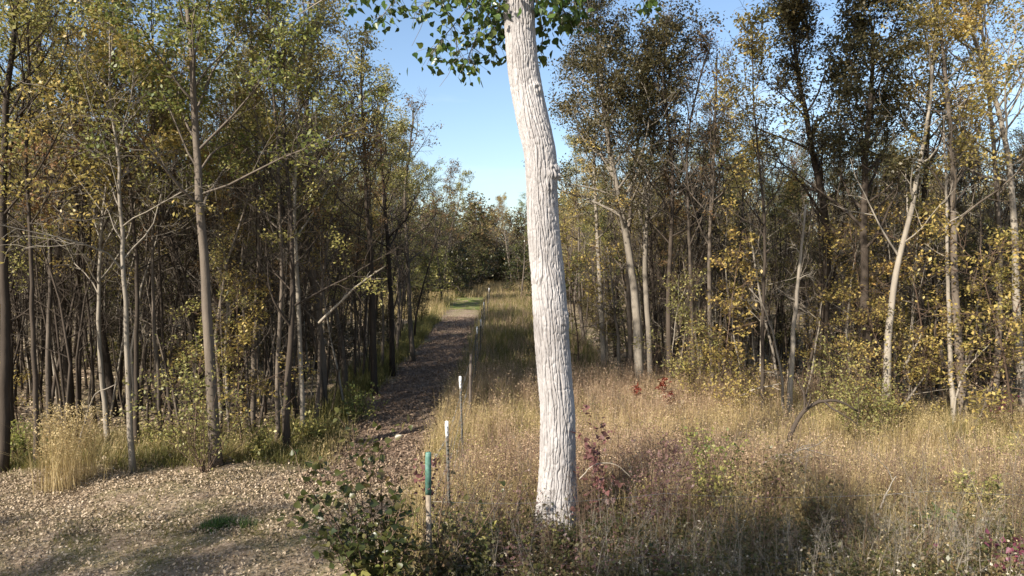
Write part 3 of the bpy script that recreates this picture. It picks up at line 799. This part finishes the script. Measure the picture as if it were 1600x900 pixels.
# single trees at the far end of the path
for px, Y, key, i, sc, lm, lab in (
        (727, 84, 'tall', 0, .95, 'green', 'rounded green tree top at the far end of the path'),
        (752, 90, 'tall', 1, .92, 'pink', 'pinkish red tree at the far end of the path'),
        (778, 88, 'tall', 2, 1.0, 'russet', 'orange brown tree at the far end of the path'),
        (800, 78, 'tall', 3, .9, 'gold', 'golden tree at the far end, just left of the big trunk'),
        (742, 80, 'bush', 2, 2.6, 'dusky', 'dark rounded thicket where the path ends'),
        (815, 60, 'tall', 4, .75, 'green', 'green tree beside the far strip of grass'),
        (733, 72, 'bush', 0, 3.4, 'shrub', 'dark evergreen mound left of where the path ends'), (716, 62, 'bush', 1, 2.6, 'shrub', 'dark evergreen mound at the left bend'),
        (812, 64, 'bush', 2, 2.6, 'shrub', 'dark green mound beside the far strip, left of the big trunk'),
        (712, 66, 'tall', 5, .72, 'dusky', 'dark tree at the far left bend of the path')):
    x = (px - 800) / FPX * Y
    place_tree('distant_tree' if key != 'bush' else 'thicket', key, i, x, Y, rng.uniform(0, 6), sc, lm, 'bark', lab, 'tree' if key != 'bush' else 'thicket')

# trees behind the camera, whose shade falls on the front of the picture
shade = [(-21 + 1.3 * k + .4 * math.sin(k * 2.3), (-3.0 if k < 6 else -1.9) + .5 * math.sin(k * 1.7), 1.0 + .06 * math.sin(k * 3.1)) for k in range(13)] + [(-20 + 1.9 * k, -4.2 + .6 * math.sin(k * 2.1), 1.0) for k in range(10)]
shade = [q_ for q_ in shade if abs((q_[0] - .5) * .695 - (q_[1] - 9) * .72) > 2.1]
for i, (x, y, sc) in enumerate(shade):
    place_tree('shade_tree', 'tall', i, x, y, i * 1.3, sc, 'green', 'bark', 'leafy tree behind the viewer casting shade on the front of the meadow', 'tree', 'trees behind the viewer')

# ------------------------------------------------------------------ fence
M['galv'] = plain_mat('weathered steel', [(.035, .045, .035), (.08, .075, .06), (.13, .08, .05)], 25, .75, .1)
M['green_paint'] = plain_mat('faded green paint', [(.10, .075, .05), (.05, .12, .09), (.09, .19, .15), (.15, .25, .21)], 16, .55)
M['white_paint'] = plain_mat('white paint', [(.30, .27, .22), (.62, .61, .58), (.74, .73, .70), (.80, .79, .77)], 22, .5)
M['weathered'] = plain_mat('bleached flaking post', [(.07, .055, .038), (.19, .15, .105), (.34, .28, .21)], 22, .8, 0, (1, 1, .3))
M['wire'] = plain_mat('galvanised wire', [(.30, .29, .28), (.42, .41, .40)], 40, .4, .7)
M['wood_post'] = plain_mat('grey wooden post', [(.06, .048, .038), (.15, .12, .095)], 20, .9, 0, (1, 1, .15))
def tee(acc, h0, h1, rz=0):
    """T section with studs on its face"""
    acc.box((0, 0, (h0 + h1) / 2), (.038, .006, h1 - h0)); acc.box((0, .019, (h0 + h1) / 2), (.0055, .031, h1 - h0))
    z = h0 + .05
    while z < h1 - .03:
        acc.box((0, -.0065, z), (.014, .0065, .02)); z += .054
posts = []
line = [(9.0, 702, 1.50, 'tee_white'), (12.05, 722.5, 1.5, 'tee_white'), (14.9, 733.5, 1.5, 'wood'), (17.9, 742, 1.5, 'tee'), (20.9, 746.5, 1.5, 'tee_white'),
        (24, 750, 1.5, 'tee_white'), (27.5, 753.5, 1.45, 'tee'), (31, 756, 1.45, 'tee_white'), (35, 758, 1.45, 'tee'), (40, 761, 1.45, 'tee'), (46, 763, 1.45, 'tee_white'), (53, 765, 1.45, 'tee')]
ordw = ['nearest line post, thin steel with white tip, right of the green corner post', 'second steel line post with white tip along the path', 'grey wooden line post among dead twigs along the path',
        'dark steel line post without white tip, after the wooden one', 'white tipped steel post at the shaded grass, fifth along the path', 'white tipped post beside the sunlit far bend',
        'small dark post just past the sunlit bend', 'eighth post along the path, a tiny white tip', 'ninth post along the path, dark and tiny', 'tenth post along the path, dark and tiny', 'eleventh post, faint white tip near the path end', 'farthest dark post where the path ends']
for (Y, px, h, kd), lab in zip(line, ordw):
    x = (px - 800) / FPX * Y
    z = float(gh(x, Y)); posts.append((x, Y, z))
    r = tag(empty('fence_post', (x, Y, z), .1), lab, 'fence post', 'posts of the wire fence along the path')
    r.rotation_euler = (random.Random(px).uniform(-.03, .03), random.Random(px + 1).uniform(-.03, .03), .1)
    a = Acc()
    if kd == 'wood':
        a.tube([(0, 0, -.1), (.004, 0, .5), (0, .005, 1.1), (.006, 0, h)], [.032, .031, .03, .028], 10)
        link('post', a.mesh('post', True), M['wood_post'], r)
        continue
    tip = .21 if kd == 'tee_white' else 0
    tee(a, -.1, h - tip)
    link('post', a.mesh('post'), M['galv'], r)
    if tip:
        a = Acc(); a.box((0, 0, h - tip / 2), (.043, .009, tip)); a.box((0, .022, h - tip / 2), (.0085, .036, tip))
        z = h - tip + .03
        while z < h - .02: a.box((0, -.008, z), (.016, .008, .022)); z += .054
        link('painted_tip', a.mesh('painted_tip'), M['white_paint'], r)
# corner post
cx, cy = (667.5 - 800) / FPX * 7.3, 7.3
cz = float(gh(cx, cy))
r = tag(empty('fence_post', (cx, cy, cz)), 'thick corner post, green at the top and bleached below, beside the dark shrub', 'fence post', 'posts of the wire fence along the path')
a = Acc(); a.tube([(0, 0, -.1), (.005, 0, .5), (.0, 0, 1.08)], [.029, .028, .028], 16); link('post', a.mesh('post', True), M['weathered'], r)
a = Acc(); a.tube([(0, 0, 1.082), (0, 0, 1.3), (.003, 0, 1.5), (.003, 0, 1.508), (.003, 0, 1.514)], [.031, .031, .031, .028, .012], 16); link('painted_sleeve', a.mesh('painted_sleeve', True), M['green_paint'], r)
# wires
strands = ((1.36, 'top'), (1.0, 'second'), (.68, 'third'), (.36, 'bottom'))
for hgt, nm in strands:
    a = Acc()
    run = [(cx, cy, cz + hgt)] + [(x, y, z + hgt) for x, y, z in posts]
    pts = []
    for (p0, p1) in zip(run[:-1], run[1:]):
        for t in np.linspace(0, 1, 6)[:-1]:
            pts.append(np.array(p0) * (1 - t) + np.array(p1) * t - np.array((0, 0, .10 * t * (1 - t))))
    pts.append(np.array(run[-1]))
    a.tube(pts, np.full(len(pts), .0019), 4)
    pts = np.array(pts); g = np.random.default_rng(int(hgt * 100))
    for k in range(70):                                  # barbs
        t = g.uniform(0, 12.); i = int(t); c = pts[i] * (1 - t + i) + pts[i + 1] * (t - i)
        dd = g.normal(0, .014, 3); a.tube([c - dd, c + dd], [.0012, .0012], 3)
    tag(link('fence_wire', a.mesh('fence_wire', True), M['wire']), f'{nm} barbed wire strand running from the corner post along the path', 'wire', 'wires of the fence along the path')
side = [(cx, cy), (1.6, 7.55), (4.4, 7.62), (7.4, 7.7)]
for hgt, nm in ((1.02, 'upper'), (.37, 'lower')):
    pts = []
    for (p0, p1) in zip(side[:-1], side[1:]):
        for t in np.linspace(0, 1, 10)[:-1]:
            x = p0[0] * (1 - t) + p1[0] * t; y = p0[1] * (1 - t) + p1[1] * t
            pts.append((x, y, hgt - .22 * t * (1 - t)))
    a = Acc(); a.tube(pts, np.full(len(pts), .0013), 4)
    tag(link('fence_wire', a.mesh('fence_wire', True), M['wire']), f'{nm} wire strand running right from the corner post through the front weeds', 'wire', 'wires across the front weeds')
# ------------------------------------------------------------------ fallen leaves
rng = np.random.default_rng(5)
M['pathlitter'] = leaf_mat('trodden brown leaves', [(.07, .046, .03), (.15, .10, .066), (.24, .17, .115), (.36, .27, .19)], trans=.1, rough=.7, noise=.2, objvar=0)
def litter(n, fx, size, name, label, lm='litter'):
    a = Acc(); p = fx(n); z = gh(p[:, 0], p[:, 1]) + rng.uniform(.012, .045, len(p))
    leaves(a, np.column_stack([p, z]), size, rng, .9)
    o = link(name, a.mesh(name), M[lm]); tag(o, label, 'leaf litter', kind='stuff')
def f_verge(n):
    y = rng.uniform(7.0, 12.6, n); x = rng.uniform(-9.5, -.7, n)
    k = ((y < 11.6) | (rng.uniform(size=n) < .45)) & (rng.uniform(size=n) < np.clip((y - 6.6) / 4.2, .12, 1)) & (rng.uniform(size=n) < .35 + .65 * (np.sin(x * 1.1 + y * 2.2) * np.sin(y * 1.7 - x * .6) > -.25)) & ~((y > 11.9) & (x < -3.2) & (rng.uniform(size=n) < .6))
    return np.column_stack([x[k], y[k]])
litter(100000, f_verge, .037, 'leaf_litter', 'pinkish tan fallen leaves covering the clearing at the left front')
def f_path(n):
    y = 11 + 31 * rng.uniform(size=n) ** 1.6; x = fence_x(y) - rng.uniform(.1, 2.05, n)
    return np.column_stack([x, y])
litter(24000, f_path, .055, 'leaf_litter', 'brown fallen leaves covering the shaded path', 'pathlitter')
def f_floor(n):
    y = rng.uniform(12, 34, n); s = rng.uniform(size=n) < .5
    x = np.where(s, fence_x(y) - 2.3 - rng.uniform(0, 1, n) * (.7 * y), 2.5 + rng.uniform(0, 1, n) * .72 * y)
    k = s | (y > right_edge(x) - .4)
    return np.column_stack([x[k], y[k]])
litter(42000, f_floor, .095, 'leaf_litter', 'fallen leaves covering the floor of both woods')

# ------------------------------------------------------------------ grass
def tufts(name, mat, label, pts, nb, h, lean, w, spread, heads=0):
    a = Acc(); n = len(pts)
    b = np.repeat(pts, nb, 0) + rng.normal(0, spread, (n * nb, 2))
    th = np.repeat(rng.uniform(.65, 1.25, n), nb)
    z = gh(b[:, 0], b[:, 1]) - .02
    hh = h * th * rng.uniform(.45, 1.15, n * nb)
    base_ = np.column_stack([b, z])
    blades(a, base_, hh, np.abs(rng.normal(lean, lean * .6, n * nb)), np.full(n * nb, w), rng)
    if heads:
        k = rng.uniform(size=len(b)) < heads
        tip = base_[k].copy(); tip[:, 2] += hh[k] * rng.uniform(.75, 1.05, k.sum()); 
        tip = np.repeat(tip, 5, 0) + rng.normal(0, .05, (k.sum() * 5, 3))
        leaves(a, tip, .026, rng, .0)
    o = link(name, a.mesh(name), M[mat]); tag(o, label, 'grass', kind='stuff')
def in_meadow(n, y0=7.2, y1=19.5):
    y = y0 + (y1 - y0) * rng.uniform(size=n) ** 1.15; x = rng.uniform(fence_x(y) - .1, .74 * y + 1.0)
    k = (y < right_edge(x) + .5) | (x < 2.4)
    return np.column_stack([x[k], y[k]])
def patch(p, s, ph, thr):
    return p[(np.sin(p[:, 0] * s + ph) + np.sin(p[:, 1] * s * 1.6 + ph * 2) + .6 * np.sin((p[:, 0] + p[:, 1]) * s * 2.3 + ph) + rng.normal(0, .5, len(p))) > thr]
m = np.concatenate([patch(in_meadow(2600), .9, 3.3, .15), in_meadow(1100, 9.5)])
tufts('dry_grass', 'grass', 'tall tan dry grass filling the sunny meadow right of the fence', m, 44, .60, .5, .0024, .11, .12)
tufts('pink_grass', 'pinkgrass', 'feathery pinkish seeding grass drifting through the meadow', patch(in_meadow(3400, 10), .45, .6, .35), 30, .74, .28, .0022, .10, .35)
tufts('olive_grass', 'greengrass', 'olive green grass low in the meadow', patch(in_meadow(2600), .6, 2.1, .2), 26, .42, .5, .0034, .10)
# shaded strip between fence and right wood, farther along
y = 19 + 50 * rng.uniform(size=3200) ** 1.3; x = fence_x(y) + .1 + rng.uniform(size=3200) * (2.6 - fence_x(y))
tufts('brown_grass', 'pinkgrass', 'tall brown grass in the shaded strip right of the far fence', np.column_stack([x, y])[:1100], 18, .7, .3, .006, .14, .0)
tufts('olive_grass', 'greengrass', 'olive grass in the shaded strip right of the far fence', np.column_stack([x, y])[1100:], 18, .65, .4, .009, .14)
# weeds at the feet of the left wood and beside the path
y = rng.uniform(11.9, 14.2, 1100); x = rng.uniform(-10.5, fence_x(y) - 1.9)
p = np.column_stack([x, y]); p = p[rng.uniform(size=len(p)) < np.clip(1.2 - (p[:, 1] - 12.2) * .38, .15, 1)]
tufts('olive_grass', 'greengrass', 'olive grass along the foot of the left wood', p, 18, .30, .6, .004, .10)
tufts('dry_grass', 'grass', 'thin tan grass along the foot of the left wood', p[::3] + .2, 18, .34, .5, .003, .1, .2)
y = rng.uniform(13, 40, 700); x = fence_x(y) - 2.2 - np.abs(rng.normal(0, .5, 700))
tufts('olive_grass', 'greengrass', 'olive grass along the left side of the path', np.column_stack([x, y]), 16, .5, .5, .008, .13)
y = rng.uniform(40, 75, 900); x = fence_x(y) - 2.4 - np.abs(rng.normal(0, 3.0, 900))
tufts('tan_grass', 'grass', 'tall tan grass at the far left bend of the path', np.column_stack([x, y])[:450], 14, .9, .3, .010, .2)
tufts('olive_grass', 'greengrass', 'olive grass at the far left bend of the path', np.column_stack([x, y])[450:], 14, .7, .4, .010, .2)
y = rng.uniform(60, 90, 500); x = fence_x(y) + rng.uniform(-2, 5, 500)
tufts('tan_grass', 'grass', 'tan grass where the path ends', np.column_stack([x, y]), 14, .8, .3, .012, .25)
# short patchy grass in the clearing
y = 7.2 + 4.6 * rng.uniform(size=2600) ** 1.4; x = rng.uniform(-9, -1.2, 2600); p = patch(np.column_stack([x, y]), 1.3, .9, .55)
tufts('short_grass', 'greengrass', 'short patchy grass in the leafy clearing', p, 18, .08, .8, .0025, .08)
def clump(name, px, py, n, h, sp, mat, label, w=.004, lean=.5, heads=0):
    Y = ground_Y(py); x = (px - 800) / FPX * Y
    a = Acc(); b = rng.normal(0, sp, (n, 2)) * (1, .8) + (x, Y)
    base_ = np.column_stack([b, gh(b[:, 0], b[:, 1]) - .01]); hh = h * rng.uniform(.5, 1.1, n)
    blades(a, base_ - (x, Y, 0), hh, np.abs(rng.normal(lean, .25, n)), np.full(n, w), rng)
    if heads:
        tip = base_ - (x, Y, 0); tip[:, 2] += hh * .9
        leaves(a, np.repeat(tip, 5, 0) + rng.normal(0, .06, (n * 5, 3)), .035, rng, 0)
    o = link(name, a.mesh(name), M[mat]); o.location = (x, Y, 0); tag(o, label, 'grass clump')
clump('grass_clump', 333, 836, 420, .16, .11, 'freshgrass', 'bright green grass clump in the leafy clearing, the larger one')
clump('grass_clump', 377, 838, 110, .14, .08, 'freshgrass', 'small bright green grass clump right of the larger one')
clump('grass_clump', 82, 765, 260, 1.25, .16, 'grass', 'tall tan feathery grass clump at the far left wood edge', .003, .35, 1)
clump('grass_clump', 118, 750, 220, 1.15, .2, 'grass', 'tan grass clump right of the tallest one at far left', .003, .35, 1)
lp_ = []
for px, py, sp in ((250, 835, .2), (215, 795, .22), (140, 832, .25), (65, 880, .25), (430, 770, .2), (30, 820, .2), (405, 850, .15)):
    Y = ground_Y(py); lp_.append(rng.normal(0, sp, (12, 2)) + ((px - 800) / FPX * Y, Y))
tufts('short_grass', 'greengrass', 'low olive grass patches in the leafy clearing', np.concatenate(lp_), 22, .11, .8, .003, .06)

# ------------------------------------------------------------------ weeds and shrubs
def stems_mesh(n, H, r, spread, tips=None, g=None, sub=4, lpt=6, lsize=.05, lj=.03, shape='oval', flat=.4, wob=.12):
    """many stems from one root, each with twigs and leaves"""
    wood, lf = Acc(), Acc(); L = []
    for i in range(n):
        if tips is not None:
            e = np.array(tips[i]); d = e / np.linalg.norm(e); ln = np.linalg.norm(e)
            mid = e * .5 + g.normal(0, ln * .05, 3) + np.array((0, 0, ln * .06))
            u = np.linspace(0, 1, 7)[:, None]; pts = (1 - u) ** 2 * 0 + 2 * u * (1 - u) * mid + u * u * e
            pts = pts + np.cumsum(g.normal(0, ln * .008, (7, 3)), 0) * u
        else:
            az = g.uniform(0, 6.28); el = abs(g.normal(0, spread))
            d = np.array((math.cos(az) * math.sin(el), math.sin(az) * math.sin(el), math.cos(el))); ln = H * g.uniform(.6, 1.1)
            pts, _ = path_poly(g, (g.normal(0, .04), g.normal(0, .04), -.03), d, ln, 6, wob, .03)
        wood.tube(pts, np.linspace(r, r * .3, 7), 5, cap=False)
        for j in range(sub):
            u = .2 + .8 * (j + g.uniform(0, 1)) / sub
            q = np.array([np.interp(u * 6, range(7), pts[:, c]) for c in range(3)])
            d2 = perp_dir(g, pts[-1] - pts[0], math.radians(g.uniform(35, 70)), g.uniform(0, 6.28))
            p2, _ = path_poly(g, q, d2, ln * g.uniform(.15, .32), 3, .2, .05)
            wood.tube(p2, np.linspace(r * .35, r * .15, 4), 3, cap=False)
            c = g.poisson(lpt); t = g.uniform(.1, 1.1, c) * 3
            L.append(np.stack([np.interp(t, range(4), p2[:, k]) for k in range(3)], -1) + g.normal(0, lj, (c, 3)))
        c = g.poisson(lpt); t = g.uniform(2 if sub else 4.4, 6.1, c)
        L.append(np.stack([np.interp(t, range(7), pts[:, k]) for k in range(3)], -1) + g.normal(0, lj, (c, 3)))
    leaves(lf, np.concatenate(L), lsize, g, flat, shape)
    return wood, lf
def shrub(name, px, Y, label, leafm, stemm='twig', seed=0, cat='shrub', leaf_part='foliage', **kw):
    g = np.random.default_rng(seed)
    x = (px - 800) / FPX * Y
    r = tag(empty(name, (x, Y, float(gh(x, Y)))), label, cat)
    if 'tips' in kw and kw['tips'] is not None:
        b = np.array((x, Y, float(gh(x, Y))))
        kw['tips'] = [P(a, c, Y + dY) - b for a, c, dY in kw['tips']]; kw['n'] = len(kw['tips'])
    w, l = stems_mesh(g=g, **kw)
    link('stems', w.mesh('stems', True), M[stemm], r); link(leaf_part, l.mesh(leaf_part), M[leafm], r)
    return r
shrub('leafy_shrub', 592, 7.0, 'dark leaved straggly shrub in front of the green corner post', 'shrub', seed=1, H=1, r=.013, spread=.5, sub=7, lpt=6.5, lsize=.07, lj=.05, shape='delta',
      tips=[(468, 735, .1), (488, 765, -.2), (515, 800, -.3), (548, 672, .3), (540, 745, 0), (570, 700, .2), (594, 690, .4), (614, 740, .2), (520, 720, .2), (630, 790, -.1), (648, 800, -.2), (560, 830, -.4), (600, 840, -.4), (530, 850, -.3), (640, 850, -.3), (610, 800, 0), (580, 800, .1), (500, 830, -.1), (625, 830, .2)])
shrub('leafy_shrub', 585, 6.9, 'bright green leafy growth at the foot of the dark shrub', 'green', seed=2, n=16, H=.55, r=.007, spread=.55, sub=4, lpt=8, lsize=.07, shape='delta')
shrub('leafy_shrub', 672, 7.35, 'tangled bramble leaning on the corner post with a long branch to the right', 'shrub', seed=3, H=1, r=.012, spread=.5, sub=4, lpt=4, lsize=.055, shape='delta',
      tips=[(800, 732, .3), (745, 755, .1), (700, 740, 0), (720, 800, -.1), (735, 822, 0), (700, 790, 0), (690, 850, -.1)])
shrub('leafy_shrub', 676, 7.05, 'low dull leaved tangle hiding the foot of the corner post', 'weed', seed=40, n=14, H=.75, r=.006, spread=.4, sub=5, lpt=6, lsize=.05, shape='delta')
shrub('red_vine', 667, 7.38, 'red leaved vine hanging about the top of the green corner post', 'pink', seed=4, cat='vine', H=1, r=.004, spread=.1, sub=0, lpt=16, lsize=.05, shape='delta', lj=.035,
      tips=[(668, 708, 0), (650, 722, .02), (684, 724, 0), (657, 738, -.02), (680, 742, 0)])
shrub('red_sapling', 928, 8.9, 'slim sapling with pinkish red leaves right of the big trunk', 'pink', seed=5, H=1, r=.008, spread=.2, sub=7, lpt=11, lsize=.06, shape='delta', tips=[(930, 655, 0), (938, 690, .1), (922, 700, -.1)])
shrub('purple_weed', 1035, 8.6, 'tall faded purple weed clump in the middle of the front meadow', 'mauve', seed=6, H=1, r=.006, spread=.2, sub=9, lpt=12, lsize=.04,
      tips=[(1035, 690, 0), (1050, 705, .1), (1020, 700, -.1), (1068, 715, 0), (1000, 715, .2), (985, 740, 0), (1080, 740, -.2), (1040, 720, .3), (1060, 690, .1)])
shrub('green_bush', 1105, 10.2, 'dark green bush behind the purple weed clump', 'green', seed=7, n=14, H=1.0, r=.008, spread=.5, sub=6, lpt=10, lsize=.05)
shrub('green_bush', 1120, 9.3, 'low olive bush right of the purple weed clump', 'olive', seed=8, n=12, H=.8, r=.007, spread=.55, sub=6, lpt=9, lsize=.05)
shrub('broadleaf_plant', 1460, 8.6, 'single bright green broad leaved plant in the right front weeds', 'freshgrass', seed=9, n=5, H=.45, r=.007, spread=.4, sub=3, lpt=5, lsize=.13, cat='plant', leaf_part='leaves')
shrub('magenta_bush', 1592, 7.4, 'magenta leaved plant at the lower right corner', 'magenta', seed=10, n=7, H=.65, r=.006, spread=.35, sub=5, lpt=9, lsize=.055, shape='delta')
shrub('magenta_bush', 1563, 14.6, 'low magenta bush under the trees near the right edge', 'magenta', seed=11, n=9, H=.85, r=.006, spread=.6, sub=4, lpt=8, lsize=.06)
for px, Y, lab, sd in ((995, 16.2, 'leftmost dark red seed head plant before the pale stems', 12), (1034, 16.0, 'dark red seed head plant in the middle of the three', 13), (1047, 15.6, 'rightmost dark red seed head plant of the three', 14)):
    shrub('red_sumac', px, Y, lab, 'red', seed=sd, cat='sumac', H=1, r=.008, spread=.1, sub=0, lpt=110, lsize=.085, lj=.035, leaf_part='seed_head',
          tips=[(px, 606 if sd < 13 else 598 if sd == 13 else 616, 0)])
    shrub('pale_weed', px + (8 if sd > 12 else -10), Y + .2, {12: 'whitish weed below the leftmost red seed head', 13: 'whitish weed below the middle red seed head', 14: 'whitish weed below the rightmost red seed head'}[sd], 'pale', seed=sd + 20, cat='weed',
          n=4, H=.5, r=.005, spread=.25, sub=3, lpt=3, lsize=.1, shape='delta')
for px, Y, h, lab, lm, sd in ((1335, 13.6, 1.3, 'yellow green bush left of the dark vine wrapped trunk', 'lime', 15), (1385, 13.9, 1.5, 'yellow green bush right of the dark vine wrapped trunk', 'lime', 16),
        (1300, 14.6, 2.0, 'bush of large pale yellow leaves under the straight bare pole', 'lime', 17), (1345, 14.8, 2.5, 'tall vine mound with pale and green leaves beside the dark trunk', 'gold', 18),
        (1150, 15.4, 1.5, 'yellow leaved bush at the sunny patch of fallen leaves', 'gold', 19), (1090, 16.6, 1.7, 'golden bush behind the dark green bush', 'gold', 20),
        (312, 11.55, 2.0, 'pale yellow vine mound round the foot of the grey trunked tree', 'lime', 21), (560, 15.3, .9, 'low green bush beside the shaded path', 'green', 22),
        (480, 13.2, .6, 'low olive bush at the left wood foot', 'olive', 23), (20, 12.4, .8, 'low green bush at the far left behind the edge trunk', 'green', 24),
        (395, 12.3, .7, 'small olive bush right of the vine mound', 'olive', 25), (1220, 9.4, .9, 'dull green weed bush below the arched dead branch', 'weed', 26),
        (1290, 8.6, .75, 'brownish weed bush in the shade of the front weeds', 'weed', 27), (905, 8.1, .6, 'dull green weeds round the foot of the big trunk', 'shrub', 28),
        (850, 8.3, .55, 'grey green ivy climbing the foot of the big trunk', 'weed', 29), (745, 7.9, .8, 'straggly olive bush between corner post and big trunk', 'olive', 30),
        (1540, 9.4, .7, 'olive weed bush in the right front meadow', 'olive', 31), (1390, 8.0, .55, 'brown weed bush in the shaded front at the right', 'weed', 32), (985, 8.0, .6, 'dark weed bush right of the big trunk foot', 'shrub', 33)):
    shrub('leafy_bush', px, Y, lab, lm, seed=sd, cat='bush', n=14 if h < 1 else 20, H=h, r=.007, spread=.5, sub=6, lpt=8, lsize=.055)
# mixed weeds nobody could count along the front
def weeds(name, label, pts, h, mat, lsize, per):
    a = Acc(); n = len(pts); z = gh(pts[:, 0], pts[:, 1])
    hh = h * rng.uniform(.5, 1.2, n)
    lean = rng.normal(0, .22, (n, 2))
    blades(a, np.column_stack([pts, z - .02]), hh, np.abs(rng.normal(.2, .15, n)), np.full(n, .004), rng)
    t = rng.uniform(.25, 1.0, (n, per))
    pos = np.column_stack([np.repeat(pts, per, 0), np.repeat(z, per)]) + rng.normal(0, .07, (n * per, 3)) * (1, 1, .3)
    pos[:, 2] += (t * hh[:, None]).reshape(-1)
    leaves(a, pos, lsize, rng, .4)
    tag(link(name, a.mesh(name), M[mat]), label, 'weeds', kind='stuff')
def front(n, y0=7.0, y1=9.6, p=1.6):
    y = y0 + (y1 - y0) * rng.uniform(size=n) ** p; x = rng.uniform(-1.0, .74 * y + .6)
    return np.column_stack([x, y])
weeds('weed_growth', 'dull brown and green weeds crowding the front of the meadow', front(1500), .55, 'weed', .045, 13)
weeds('weed_growth', 'dark green low weeds in the front shade', front(900, 6.8, 8.8), .42, 'shrub', .05, 14)
weeds('weed_growth', 'purplish weeds scattered through the front meadow', patch(front(1500, 7.2, 12), .7, 1.1, .1), .6, 'mauve', .04, 15)
weeds('weed_growth', 'whitish seed fluff and dry leaves on the front weeds', front(420, 6.9, 8.6), .42, 'pale', .035, 6)
weeds('weed_growth', 'olive weeds scattered through the sunny meadow', patch(in_meadow(900, 9), .7, .4, .3), .5, 'olive', .045, 14)

def brush(label, pts, sz, mat, seed):
    r = mass('dead_weeds', [tuple(q_) for q_ in pts], (mat, 'weed'), seed, keys=('bare',), size=sz)
    tag(r, label, 'weeds')
brush('dark leafless weed stalks tangled through the front of the meadow', front(260, 7.2, 11.5, 1.2), .17, 'twig', 51)
brush('pale dry weed stalks tangled through the front of the meadow', front(200, 7.0, 11, 1.3), .15, 'palebark', 52)
g5 = np.column_stack([rng.uniform(.6, 6.2, 150), rng.uniform(6.9, 8.3, 150)])
brush('bleached fallen twigs and dead stalks along the lower right edge', g5, .13, 'palebark', 54)
brush('dry stalks standing in the sunny meadow', in_meadow(160, 10), .16, 'bark', 53)

# dead wood
def stick(name, pix, r, barkm, label, Ys, cat='branch', twigs=4, seed=0):
    g = np.random.default_rng(seed)
    pts = np.array([P(a, b, y) for (a, b), y in zip(pix, Ys)]); b0 = pts[0].copy(); pts -= b0
    s = np.linspace(0, 1, len(pts)); u = np.linspace(0, 1, 16)
    pp = np.stack([np.interp(u, s, pts[:, k]) for k in range(3)], -1)
    for k in range(3):
        e = np.pad(pp[:, k], 2, mode='reflect', reflect_type='odd'); pp[:, k] = np.convolve(e, np.array([1, 2, 3, 2, 1]) / 9, 'valid')
    pp += np.cumsum(g.normal(0, .006, pp.shape), 0)
    a = Acc(); a.tube(pp, np.linspace(r, r * .35, 16), 7)
    for i in range(twigs):
        k = g.integers(5, 15); d = perp_dir(g, pp[k] - pp[k - 1], math.radians(g.uniform(30, 60)), g.uniform(0, 6.28))
        q, _ = path_poly(g, pp[k], d, g.uniform(.25, .7), 4, .2, 0); a.tube(q, np.linspace(r * .45, r * .12, 5), 4, cap=False)
    o = link(name, a.mesh(name, True), M[barkm]); o.location = b0; tag(o, label, cat)
stick('dead_branch', [(498, 505), (530, 475), (565, 443), (598, 420)], .028, 'palebark', 'bleached dead branch leaning up to the right among the left trunks', [13.5, 13.4, 13.3, 13.2], seed=1)
stick('dead_branch', [(1232, 690), (1248, 655), (1265, 635), (1290, 627), (1318, 628), (1342, 645)], .045, 'darkbark', 'dark dead branch arching over the right meadow edge', [12.4] * 6, twigs=6, seed=2)
stick('dead_branch', [(1508, 690), (1530, 645), (1550, 606)], .03, 'palebark', 'straight pale stick leaning right in front of the golden trees', [14.2, 14.3, 14.4], twigs=1, seed=3)
stick('dead_branch', [(1488, 672), (1494, 610), (1508, 572), (1542, 538)], .024, 'palebark', 'thin pale stem curving right in front of the golden trees', [14.5] * 4, twigs=2, seed=4)
stick('dead_branch', [(1412, 575), (1428, 545), (1444, 518)], .03, 'palebark', 'short pale stick slanting before the dark wood', [15, 15, 14.9], twigs=2, seed=5)
stick('dead_branch', [(1412, 632), (1430, 610), (1446, 592)], .03, 'palebark', 'pale broken stick low before the dark wood', [14.9] * 3, twigs=3, seed=6)
stick('dead_branch', [(1128, 640), (1155, 620), (1180, 604), (1225, 596)], .03, 'palebark', 'pale fallen branch at the sunny patch of fallen leaves', [15.9, 15.8, 15.7, 15.6], twigs=2, seed=7)
stick('dead_branch', [(125, 700), (135, 650), (150, 615), (185, 600)], .02, 'palebark', 'thin pale stem bending right at the far left wood foot', [12.2] * 4, twigs=1, seed=8)
stick('dead_branch', [(1180, 735), (1205, 715), (1235, 712), (1262, 700)], .022, 'palebark', 'grey twisted dead branch in the meadow below the arching one', [10.3] * 4, twigs=8, seed=9)
stick('dead_branch', [(1375, 795), (1385, 770), (1400, 740)], .014, 'palebark', 'thin dry stalk standing in the right front weeds', [8.8] * 3, twigs=2, seed=10)
stick('dead_branch', [(905, 750), (930, 725), (965, 722), (990, 745)], .008, 'palebark', 'thin bent cane arching right of the big trunk foot', [8.7] * 4, twigs=0, seed=11)
stick('dead_branch', [(806, 805), (812, 785), (818, 762)], .012, 'darkbark', 'thin black stick standing left of the big trunk foot', [8.6] * 3, twigs=0, seed=12)
